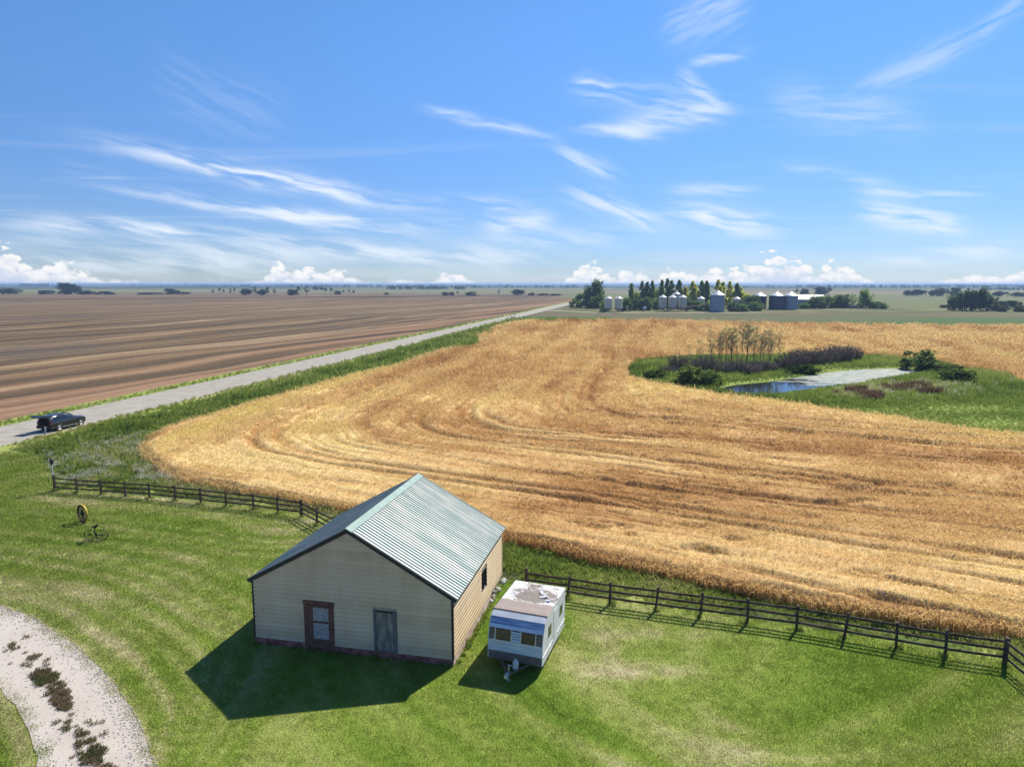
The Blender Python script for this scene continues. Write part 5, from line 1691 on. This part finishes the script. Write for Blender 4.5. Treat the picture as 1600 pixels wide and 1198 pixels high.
tree('broad_tree', 'tallest dark green broad tree at the left end of the farmyard', 'tree', ROUND[0], (54, 474, 0.05), (11.5, 11.5, 18), (0.08, 0.135, 0.045), None, 0.4)
tree('broad_tree', 'tall green tree standing right of the farmyard beside the parked pickup', 'tree', ROUND[1], (230, 464, 0.03), (8.5, 8.5, 12.5), MIDG, None, 1.4)
FARMSHRUB = [(44, 487, 6.1, 7.4), (49, 474, 9.8, 9.4), (55, 462, 8.3, 9.1), (53, 409, 5.5, 4.4), (67, 419, 7.5, 5.3), (75, 429, 6.9, 6.9), (81, 429, 7.7, 6.9), (89, 439, 6.3, 7.1), (109, 446, 7.1, 7.9), (110, 429, 5.8, 6.9), (114, 419, 4.9, 6.0), (127, 409, 5.5, 5.1), (132, 409, 4.4, 6.6), (147, 439, 9.1, 10.2), (143, 419, 5.3, 6.8), (186, 456, 3.5, 6.5), (196, 462, 7.9, 9.1), (205, 468, 8.2, 9.2), (213, 468, 8.4, 9.2), (219, 468, 8.2, 9.2), (234, 462, 4.6, 6.6), (236, 456, 3.5, 6.5), (232, 474, 3.8, 4.3)]
FARMSHRUB.sort(key=lambda q: q[0] / q[1])
for i, (x, y, h, w_) in enumerate(FARMSHRUB):
    col = vary(DARKG if i < 15 else (0.115, 0.18, 0.05), 0.25)
    tree('yard_shrub', '%s dense green bush from the left around the farmyard bins' % nth(i), 'bush', SHRUB[i % 4], (x, y, 0.05), (w_ * 1.5, w_ * 1.3, h * 1.12), col, 'bushes of the farmyard', rt.uniform(0, 6), 'stem')
GROVE = [(266, 424, 10.5, 6.1), (269, 421, 11.6, 6.0), (272, 419, 10.9, 6.0), (276, 419, 12.0, 5.3), (281, 419, 10.9, 5.3)]
GROVE.sort(key=lambda q: q[0] / q[1])
for i, (x, y, h, w_) in enumerate(GROVE):
    tree('grove_tree', '%s tree from the left in the dark grove at the right edge' % nth(i), 'tree', ROUND[i % 4], (x, y + rt.uniform(-2, 3), 0.0), (w_ * 1.7, w_ * 1.7, h * 1.06), vary((0.075, 0.11, 0.048), 0.2), 'trees of the dark grove', rt.uniform(0, 6))
GSHRUB = [(288, 474, 2.1, 6.0), (271, 439, 3.9, 4.7), (283, 414, 3.5, 11.5), (292, 409, 3.3, 8.4), (333, 487, 4.4, 7.4), (349, 500, 4.5, 6.3), (353, 500, 4.0, 5.8)]
GSHRUB.sort(key=lambda q: q[0] / q[1])
for i, (x, y, h, w_) in enumerate(GSHRUB):
    gr = x in (283, 292)
    tree('grove_shrub', '%s %s bush from the left around the dark grove' % (nth(i), 'rounded grey green' if gr else 'low green'), 'bush', SHRUB[(i + 1) % 4], (x, y, 0.0), (w_ * 1.15, w_ * 1.15, h * 1.1), (0.075, 0.085, 0.06) if gr else vary((0.045, 0.07, 0.026)), 'bushes around the grove', rt.uniform(0, 6), 'stem')
FIELD_EDGE_TREES = [(-769, 1094, 8.3, 29.4), (-708, 1088, 6.4, 21.4), (-659, 1062, 15.2, 29.5), (-631, 1062, 5.7, 26.6), (-604, 1062, 4.8, 26.6), (-538, 1062, 2.9, 34.2), (-512, 1075, 7.5, 19.2), (-503, 1094, 3.4, 19.6), (-419, 1003, 7.2, 6.3), (-410, 1003, 9.0, 4.5), (-404, 1003, 7.2, 4.5), (-395, 1003, 8.1, 6.3), (-389, 1003, 9.0, 5.4), (-363, 976, 8.3, 14.0), (-351, 976, 10.9, 10.5), (-341, 976, 7.4, 14.0), (-333, 976, 10.0, 8.7), (-324, 976, 8.3, 7.9), (-300, 976, 7.4, 14.0), (-291, 976, 10.9, 12.2), (-280, 976, 10.0, 13.1), (-269, 1032, 8.8, 8.3), (-261, 1032, 8.8, 9.2), (-259, 1062, 5.7, 9.5), (-250, 1062, 5.7, 7.6), (-242, 1062, 6.7, 6.7), (-235, 1062, 5.7, 7.6), (-181, 1032, 3.2, 7.4), (-90, 960, 5.0, 8.6), (-81, 960, 5.0, 6.9), (-73, 960, 5.0, 6.0), (-55, 960, 5.0, 13.8), (-18, 976, 7.4, 6.1), (8, 981, 7.4, 15.8), (27, 976, 3.9, 8.7), (43, 976, 2.6, 15.7), (58, 960, 2.4, 17.2)]
FIELD_EDGE_TREES.sort(key=lambda q: q[0] / q[1])
for i, (x, y, h, w_) in enumerate(FIELD_EDGE_TREES):
    scrag = h > w_ * 0.75
    kd = SCRAG[i % 3] if scrag else (ROUND[i % 4] if h > 6.5 else SHRUB[i % 4])
    s = max(w_, 6.0)
    tree('field_edge_tree', '%s dark %s from the left along the far edge of the stubble field' % (nth(i), 'thin tree' if scrag else ('tree' if h > 6.5 else 'bush')), 'tree' if h > 6.5 or scrag else 'bush', kd,
         (x, y, 0.0), (s * 1.1, s * 1.1, h * 1.08), vary((0.040, 0.052, 0.030), 0.2), 'trees along the far edge of the stubble', rt.uniform(0, 6), 'trunk')
HEDGE_TREES = [(388, 976, 7.4, 7.9), (398, 976, 8.3, 10.5), (414, 960, 10.1, 14.6), (425, 960, 9.3, 14.6), (519, 935, 6.9, 10.0), (527, 930, 7.8, 11.7), (522, 903, 6.5, 9.7), (531, 903, 6.5, 7.3), (540, 903, 9.7, 11.3), (549, 903, 8.1, 8.1), (545, 880, 9.9, 11.0), (598, 880, 5.9, 11.0), (609, 880, 5.1, 11.0), (620, 880, 5.1, 9.5), (628, 880, 4.3, 11.0)]
HEDGE_TREES.sort(key=lambda q: q[0] / q[1])
for i, (x, y, h, w_) in enumerate(HEDGE_TREES):
    tree('hedge_tree', '%s small grey green tree from the left in the far hedge row on the right' % nth(i), 'tree', ROUND[i % 4] if i % 3 else SCRAG[i % 3], (x, y, 0.0), (w_ * 1.25, w_ * 1.25, h * 1.08), vary((0.035, 0.045, 0.027), 0.2), 'trees of the far hedge row', rt.uniform(0, 6))

# far-off woods that read as one mass
def wood(name, x0, x1, y0, y1, h, n, seed, col=(0.022, 0.034, 0.018)):
    r = np.random.default_rng(seed)
    cl = []
    for _ in range(n):
        hh = h * r.uniform(0.6, 1.05)
        cl.append((r.uniform(x0, x1), r.uniform(y0, y1), hh * 0.5, hh * 0.55))
    o = part(name, leaf_mesh(name, cl, 22, h * 0.38, seed), None)
    o.color = (*col, 1)
    tag(o, kind='stuff')


wood('far_wood', -2790, -2600, 4000, 4080, 17, 60, 1)
wood('far_wood', -352, -132, 2000, 2060, 10, 90, 2)
wood('far_wood', -505, -475, 1800, 1830, 9, 16, 3)
wood('far_wood', 1140, 1330, 1720, 1770, 7, 60, 4)
for k in range(16):
    r_ = random.Random(900 + k)
    y_ = r_.uniform(2400, 5200); x_ = r_.uniform(-0.85, 0.85) * y_
    wood('far_wood', x_ - r_.uniform(120, 480), x_ + r_.uniform(120, 480), y_, y_ + 160, 12, 60, 20 + k)

# ------------------------------------------------------------------ slough trees, willows, log
ASPEN = []
for s in range(5):
    t_, tips, pts = trunk_mesh('trunk', 7.7, 0.085, 30, 200 + s, bark_m, 0.08)
    top = [(x * 0.8, y * 0.8, z, 0.42) for x, y, z in tips if z > 3.6]
    r_ = random.Random(s)
    top += [(pts[-1][0] + r_.uniform(-.9, .9), pts[-1][1] + r_.uniform(-.9, .9), r_.uniform(4.4, 8.0), r_.uniform(0.25, 0.55)) for _ in range(12)]
    ASPEN.append((t_, leaf_mesh('crown', top, 9, 0.22, 210 + s)))
DEAD = trunk_mesh('trunk', 5.5, 0.06, 14, 231, bark_l, 0.05)[0]
asp = [(37.4, 139.5), (38.6, 137.4), (39.6, 140.5), (40.7, 138.0), (41.6, 141.0), (42.4, 136.8), (43.4, 139.2), (44.3, 137.0), (45.0, 140.6), (46.0, 138.0), (46.9, 136.2), (47.6, 139.8), (48.6, 137.8), (49.5, 140.8), (50.6, 138.6), (51.6, 141.2), (52.6, 139.4), (40.2, 136.6), (42.0, 139.4), (43.9, 141.6), (45.5, 136.6), (47.2, 141.6), (48.2, 136.2), (50.0, 136.8)]
asp.sort(key=lambda q: q[0] / q[1])
for i, (x, y) in enumerate(asp):
    c = 1 - abs(i - 13) / 13 * 0.22
    f = tree('aspen_tree', '%s thin aspen from the left in the clump by the pond' % nth(i), 'tree', ASPEN[i % 5], (x, y, 0.1), (rt.uniform(0.7, 1.0), rt.uniform(0.7, 1.0), c * rt.uniform(0.78, 1.08)), vary((0.21, 0.205, 0.105), 0.25), 'aspens by the pond', rt.uniform(0, 6))
for i, (x, y) in enumerate([(32.6, 131.5), (33.9, 133.0), (31.4, 132.6)]):
    d_ = tag(part('dead_sapling', DEAD, None, None, (x, y, 0.05), (0, 0, i * 2.0), scale=(0.9, 0.9, 0.95 - 0.12 * i)), '%s bare sapling from the left, left of the aspen clump' % nth([1, 2, 0][i]), 'tree', 'bare saplings by the pond')


def willow(seed, n=150, h=1.0, rad=0.5):
    r = random.Random(seed)
    mb = MB()
    for _ in range(n):
        a = r.uniform(0, 6.283); q = rad * 0.55 * math.sqrt(r.random())
        b = Vector((q * math.cos(a), q * math.sin(a), 0))
        L = h * r.uniform(0.55, 1.0) * (1 - 0.35 * (q / rad))
        out = 0.25 + 0.9 * q / rad
        tp = b + Vector((math.cos(a) * L * 0.4 * out, math.sin(a) * L * 0.4 * out, L))
        mid = b.lerp(tp, 0.55) + Vector((r.uniform(-.04, .04), r.uniform(-.04, .04), 0))
        mb.tube(b, mid, 0.012, 0.009, 3, False).tube(mid, tp, 0.009, 0.004, 3, False)
        for _ in range(2):
            f = r.uniform(0.35, 0.9); s_ = b.lerp(tp, f)
            mb.tube(s_, s_ + Vector((r.uniform(-.14, .14), r.uniform(-.14, .14), r.uniform(.06, .2))), 0.007, 0.003, 3, False)
    me = bpy.data.meshes.new('twigs'); me.from_pydata(mb.v, [], mb.f); me.materials.append(twig_m)
    return me


WILLOW = [willow(240 + s) for s in range(3)]
WLEAF = [leaf_mesh('sparse_leaves', crown_round(0.9, 0.42, 0.1, 16, 250 + s, 0.35), 16, 0.06, 260 + s) for s in range(3)]
bare = [(27.5, 124.0, 2.7, 4.0), (30.0, 127.5, 3.2, 4.2), (32.5, 124.5, 3.2, 4.6), (35.0, 127.0, 3.3, 4.6), (37.0, 123.5, 2.7, 4.4), (39.5, 125.5, 3.0, 4.6), (42.0, 123.0, 2.5, 4.2), (44.5, 126.5, 2.6, 4.4), (47.0, 129.0, 2.6, 4.2),
        (51.5, 132.0, 3.6, 5.4), (54.5, 134.5, 3.9, 5.6), (57.5, 137.0, 4.2, 5.8), (60.5, 139.0, 4.0, 5.6), (63.5, 141.5, 3.8, 5.6), (66.8, 143.5, 4.2, 6.0), (70.0, 146.0, 4.0, 5.6)]
bare.sort(key=lambda q: q[0] / q[1])
for i, (x, y, h, w_) in enumerate(bare):
    t = thing('willow_shrub', '%s bare grey brown willow bush from the left along the pond' % nth(i), 'bush', (x, y, 0.08), (0, 0, rt.uniform(0, 6)), 'bare willows along the pond')
    h *= rt.uniform(0.72, 1.12)
    a = part('twigs', WILLOW[i % 3], None, t, scale=(w_ * 1.05, w_ * 1.05, h)); a.color = (*vary((0.26, 0.20, 0.165), 0.25), 1)
    a = part('sparse_leaves', WLEAF[i % 3], None, t, scale=(w_, w_, h)); a.color = (*vary((0.16, 0.14, 0.095), 0.25), 1)
for i, (x, y, h, w_, lab, c) in enumerate([(27.6, 109.8, 3.4, 5.6, 'large round dark green bush at the near left of the pond', (0.15, 0.20, 0.055)), (30.4, 108.6, 2.7, 3.6, 'smaller green bush right beside the big round bush', (0.12, 0.18, 0.045)),
                                         (76.4, 132.0, 3.6, 6.0, 'dark green bush at the far right tip of the pond', (0.125, 0.175, 0.055)), (72.4, 114.6, 2.5, 5.4, 'low dark round bush alone in the sedge meadow', (0.11, 0.155, 0.045)),
                                         (78.5, 128.0, 1.5, 5.0, 'low pale green bush in front of the pond tip', (0.085, 0.120, 0.040)), (31.2, 112.6, 1.6, 4.0, 'low bright green bush at the left pond shore', (0.085, 0.125, 0.030)), (52.0, 126.0, 1.6, 4.5, 'green bush by the white log', (0.055, 0.09, 0.028)), (24.2, 117.5, 1.6, 4.6, 'low light green bush at the left end of the slough', (0.075, 0.115, 0.035))]):
    tree('slough_bush', lab, 'bush', SHRUB[i % 4], (x, y, 0.05), (w_ * 1.1, w_ * 1.1, h * 1.1), c, None, i * 1.3, 'stem')
log = MB().path([(46.5, 134.5, 1.0), (48.6, 133.3, 0.8), (50.8, 132.0, 0.35)], [0.14, 0.12, 0.09], 8).tube((50.0, 132.5, 0.5), (50.9, 132.8, 1.1), 0.05, 0.02, 5)
tag(part('fallen_log', log, mat('bleached_wood', (0.45, 0.42, 0.38), 0.9, var=0.15)), 'bleached white fallen trunk leaning by the aspen clump', 'log')

# ------------------------------------------------------------------ farmyard bins and sheds
m = bpy.data.materials.new('corrugated_galvanised'); m.use_nodes = True
n = NT(m.node_tree)
tc = n.new('ShaderNodeTexCoord').outputs['Object']
f = n.noise(n.mapping(tc, scale=(1.2, 1.2, 0.05)), 1.0, 3)
b = n.new('ShaderNodeBsdfPrincipled'); n.put(b.inputs['Base Color'], n.ramp(f, [(0.35, (0.16, 0.21, 0.30)), (0.65, (0.26, 0.33, 0.44))]))
b.inputs['Metallic'].default_value = 0.5; b.inputs['Roughness'].default_value = 0.45
o_ = n.new('ShaderNodeOutputMaterial'); n.l.new(b.outputs[0], o_.inputs[0])
galv = m
darkbin = mat('dark_blue_bin_steel', (0.055, 0.075, 0.12), 0.45, metal=0.4, var=0.15, scale=0.4)
roofgal = mat('galvanised_cone', (0.62, 0.64, 0.66), 0.4, metal=0.35, var=0.1, scale=0.6)
cream = mat('cream_bin_paint', (0.52, 0.49, 0.42), 0.55, var=0.08, scale=0.6)
creamroof = mat('white_bin_roof', (0.68, 0.67, 0.64), 0.5, var=0.06)
ladder_m = mat('white_ladder', (0.6, 0.62, 0.65), 0.5, var=0.1)


def flat_bin(label, x, y, r, h, hr, wallm, group, chute=False):
    t = thing('grain_bin', label, 'grain bin', (x, y, 0.05), (0, 0, 0.3), group)
    ring = MB()
    nseg = 36
    pr = []
    steps = int(h / 0.45)
    for i in range(steps + 1):
        pr.append((r + (0.035 if i % 2 else 0.0), h * i / steps))
    part('wall', ring.lathe(pr, nseg), wallm, t)
    rib = MB().box(r + 0.02, r + 0.12, -0.07, 0.07, 0, h)
    rm = rib.mesh('stiffener', wallm)
    for k in range(18):
        part('stiffener', rm, None, t, rot=(0, 0, 2 * math.pi * k / 18))
    part('roof', MB().lathe([(r + 0.18, h - 0.04), (r + 0.16, h + 0.05), (0.55, h + hr), (0.5, h + hr + 0.2), (0.0, h + hr + 0.32)], 24), roofgal, t)
    lad = MB()
    for s in (-0.22, 0.22):
        lad.tube((r + 0.2, s, 0.5), (r + 0.2, s, h), 0.04, n=4)
    for k in range(int(h / 0.5)):
        lad.tube((r + 0.2, -0.22, 0.6 + k * 0.5), (r + 0.2, 0.22, 0.6 + k * 0.5), 0.025, n=4)
    part('ladder', lad, ladder_m, t, rot=(0, 0, R(-50)))
    part('door', MB().box(r + 0.02, r + 0.10, -0.45, 0.45, 0.8, 2.0), wallm, t, rot=(0, 0, R(-115)))
    if chute:
        part('spout', MB().tube((0, 0, h + hr), (2.2, 0, h + hr + 1.0), 0.16, n=8), roofgal, t, rot=(0, 0, 0.3))
    return t


flat_bin('tall blue grey steel grain bin standing in front of the poplars', 116.0, 403.5, 3.85, 9.6, 2.3, galv, 'flat bottomed steel bins')
flat_bin('leftmost bin of the dark steel three, half hidden by bushes', 156.5, 452, 4.1, 8.3, 2.0, darkbin, 'flat bottomed steel bins')
flat_bin('middle and darkest bin of the steel three with a roof spout', 163.5, 442, 4.2, 8.6, 2.1, darkbin, 'flat bottomed steel bins', True)
flat_bin('right bin of the steel three, paler blue grey', 172.3, 442, 4.2, 8.6, 2.1, galv, 'flat bottomed steel bins')


def hopper_bin(label, x, y, r, h, z0, group, s=1.0):
    t = thing('hopper_bin', label, 'grain bin', (x, y, 0.05), (0, 0, 0.2), group)
    part('wall', MB().lathe([(r, z0), (r + 0.02, z0 + (h - z0) * 0.33), (r, z0 + (h - z0) * 0.34), (r + 0.02, z0 + (h - z0) * 0.66), (r, z0 + (h - z0) * 0.67), (r, h)], 28), cream, t)
    part('roof', MB().lathe([(r + 0.1, h - 0.03), (r + 0.08, h + 0.05), (0.35, h + r * 0.58), (0.32, h + r * 0.58 + 0.15), (0, h + r * 0.58 + 0.25)], 28), creamroof, t)
    part('hopper', MB().lathe([(r - 0.02, z0), (0.3, 0.6), (0.3, 0.45), (0.0, 0.45)], 24), cream, t)
    lm = MB().tube((r - 0.05, 0, -0.05), (r - 0.02, 0, z0 + 0.2), 0.09, n=5).mesh('leg', dark_m)
    for k in range(8):
        part('leg', lm, None, t, rot=(0, 0, 2 * math.pi * k / 8))
    return t


hopper_bin('left one of the two cream hopper bins at the yard entrance', 54.2, 402, 2.25, 7.6, 2.2, 'cream hopper bins')
hopper_bin('right one of the two cream hopper bins at the yard entrance', 60.0, 402, 2.25, 7.6, 2.2, 'cream hopper bins')
for i, x in enumerate((88.4, 94.1, 100.1)):
    hopper_bin('%s of the three cream hopper bins before the poplars' % ('leftmost', 'middle one', 'rightmost')[i], x, 419, 2.3, 8.0, 2.0, 'cream hopper bins')
for i, (x, y, lab) in enumerate(((104.0, 452, 'white roofed bin peeping out behind the three hopper bins'), (118.5, 448, 'small white roofed bin behind the auger'), (138.5, 440, 'small white roofed bin just right of the tall steel bin'), (145.0, 440, 'small white roofed bin left of the dark steel three'))):
    hopper_bin(lab, x, y, 2.4, 6.6 if i else 9.4, 2.0, 'small bins among the bushes')
tk_ = thing('fuel_tank', 'small pale blue tank between the two hopper bin groups', 'tank', (76.5, 412, 0.05))
part('shell', MB().lathe([(0, 0.9), (0.9, 0.95), (1.1, 1.3), (1.1, 2.3), (0.9, 2.65), (0, 2.7)], 18), mat('pale_blue_tank', (0.34, 0.40, 0.50), 0.5, var=0.1), tk_, smooth=True)
for a in (0.5, 2.1, 3.7, 5.3):
    part('leg', MB().tube((0.8 * math.cos(a), 0.8 * math.sin(a), -0.05), (0.8 * math.cos(a), 0.8 * math.sin(a), 1.1), 0.07, n=5), dark_m, tk_)
part('vent_pipe', MB().tube((0, 0, 2.65), (0, 0, 7.0), 0.05, n=5), ladder_m, tk_)
au = thing('grain_auger', 'long low red brown grain auger lying in front of the bins', 'auger', (88, 411, 0.05))
part('tube', MB().tube((0, 0, 0.5), (27, 4, 4.2), 0.26, n=8), mat('rust_red_paint', (0.22, 0.075, 0.06), 0.6, var=0.25), au)
part('undercarriage', MB().tube((13, 0.6, 0.3), (15, 2.2, 2.4), 0.1, n=5).tube((13, 3.2, 0.3), (15, 2.2, 2.4), 0.1, n=5).tube((13, 0.4, 0.35), (13, 3.4, 0.35), 0.1, n=5), rust_m, au)
for yy in (0.3, 3.3):
    part('wheel', MB().lathe([(0, -0.12), (0.4, -0.12), (0.45, 0), (0.4, 0.12), (0, 0.12)], 14, axis='Y'), tyre_m, au, (13, yy, 0.42))
part('intake_hopper', MB().box(-0.9, 0.3, -0.6, 0.6, 0.1, 0.75), rust_m, au)
shed_m = mat('blue_grey_shed_wall', (0.22, 0.28, 0.38), 0.5, metal=0.2, var=0.08, scale=0.5, stretch=(6, 1, 1))
sroof_m = mat('white_shed_roof', (0.70, 0.71, 0.73), 0.45, var=0.05, scale=0.4)
sh = thing('machine_shed', 'long blue grey metal shed with a white roof right of the bins', 'shed', (190, 488, 0.0), (0, 0, -0.06))
part('wall', MB().prism([(0, 0, 0), (0, 14, 0), (0, 14, 5.3), (0, 7, 8.0), (0, 0, 5.3)], (24, 0, 0)), shed_m, sh)
for s, lab in ((0, 'front'), (1, 'back')):
    p = [(-0.4, -0.4, 5.2), (-0.4, 7.0, 8.12), (-0.4, 7.0, 8.3), (-0.4, -0.4, 5.38)] if s == 0 else [(-0.4, 7.004, 8.12), (-0.4, 14.4, 5.2), (-0.4, 14.4, 5.38), (-0.4, 7.004, 8.3)]
    part('roof_slope', MB().prism(p, (24.8, 0, 0)), sroof_m, sh)
part('sliding_door', MB().box(9, 14, -0.08, -0.01, 0.1, 4.4), shed_m, sh)
pk = thing('parked_pickup', 'small white roofed pickup truck parked by the trees right of the shed', 'truck', (222.5, 463, 0.03), (0, 0, 0.1))
pw_m = mat('white_truck_paint', (0.6, 0.62, 0.65), 0.3, var=0.05, coat=0.5)
part('body', MB().hexa([(-2.7, -0.95, 0.5), (2.7, -0.95, 0.5), (2.7, 0.95, 0.5), (-2.7, 0.95, 0.5), (-2.65, -0.92, 1.1), (2.5, -0.92, 1.05), (2.5, 0.92, 1.05), (-2.65, 0.92, 1.1)]), darkbin, pk)
part('cab', MB().hexa([(-0.7, -0.9, 1.1), (1.3, -0.9, 1.08), (1.3, 0.9, 1.08), (-0.7, 0.9, 1.1), (-0.5, -0.75, 1.85), (0.7, -0.75, 1.85), (0.7, 0.75, 1.85), (-0.5, 0.75, 1.85)]), glass_dark, pk)
part('cab_roof', MB().hexa([(-0.55, -0.78, 1.855), (0.75, -0.78, 1.855), (0.75, 0.78, 1.855), (-0.55, 0.78, 1.855), (-0.45, -0.7, 1.95), (0.65, -0.7, 1.95), (0.65, 0.7, 1.95), (-0.45, 0.7, 1.95)]), pw_m, pk)
part('box_cover', MB().box(-2.6, -0.75, -0.88, 0.88, 1.105, 1.45), pw_m, pk)
for x_ in (-1.7, 1.7):
    for y_ in (-0.9, 0.9):
        part('wheel', MB().lathe([(0, -0.12), (0.34, -0.12), (0.38, -0.05), (0.38, 0.05), (0.34, 0.12), (0, 0.12)], 14, axis='Y'), tyre_m, pk, (x_, y_, 0.38))

# ------------------------------------------------------------------ the air: thin haze over the plain
hz = bpy.data.materials.new('thin_haze'); hz.use_nodes = True
n = NT(hz.node_tree)
v = n.new('ShaderNodeVolumePrincipled')
v.inputs['Color'].default_value = (0.42, 0.62, 0.92, 1)
v.inputs['Density'].default_value = 0.00016
v.inputs['Anisotropy'].default_value = 0.2
o_ = n.new('ShaderNodeOutputMaterial'); n.l.new(v.outputs[0], o_.inputs['Volume'])
hb = MB().box(-44000, 44000, -44000, 44000, -1.2, 21.0)
tag(part('haze', hb, hz), kind='stuff')
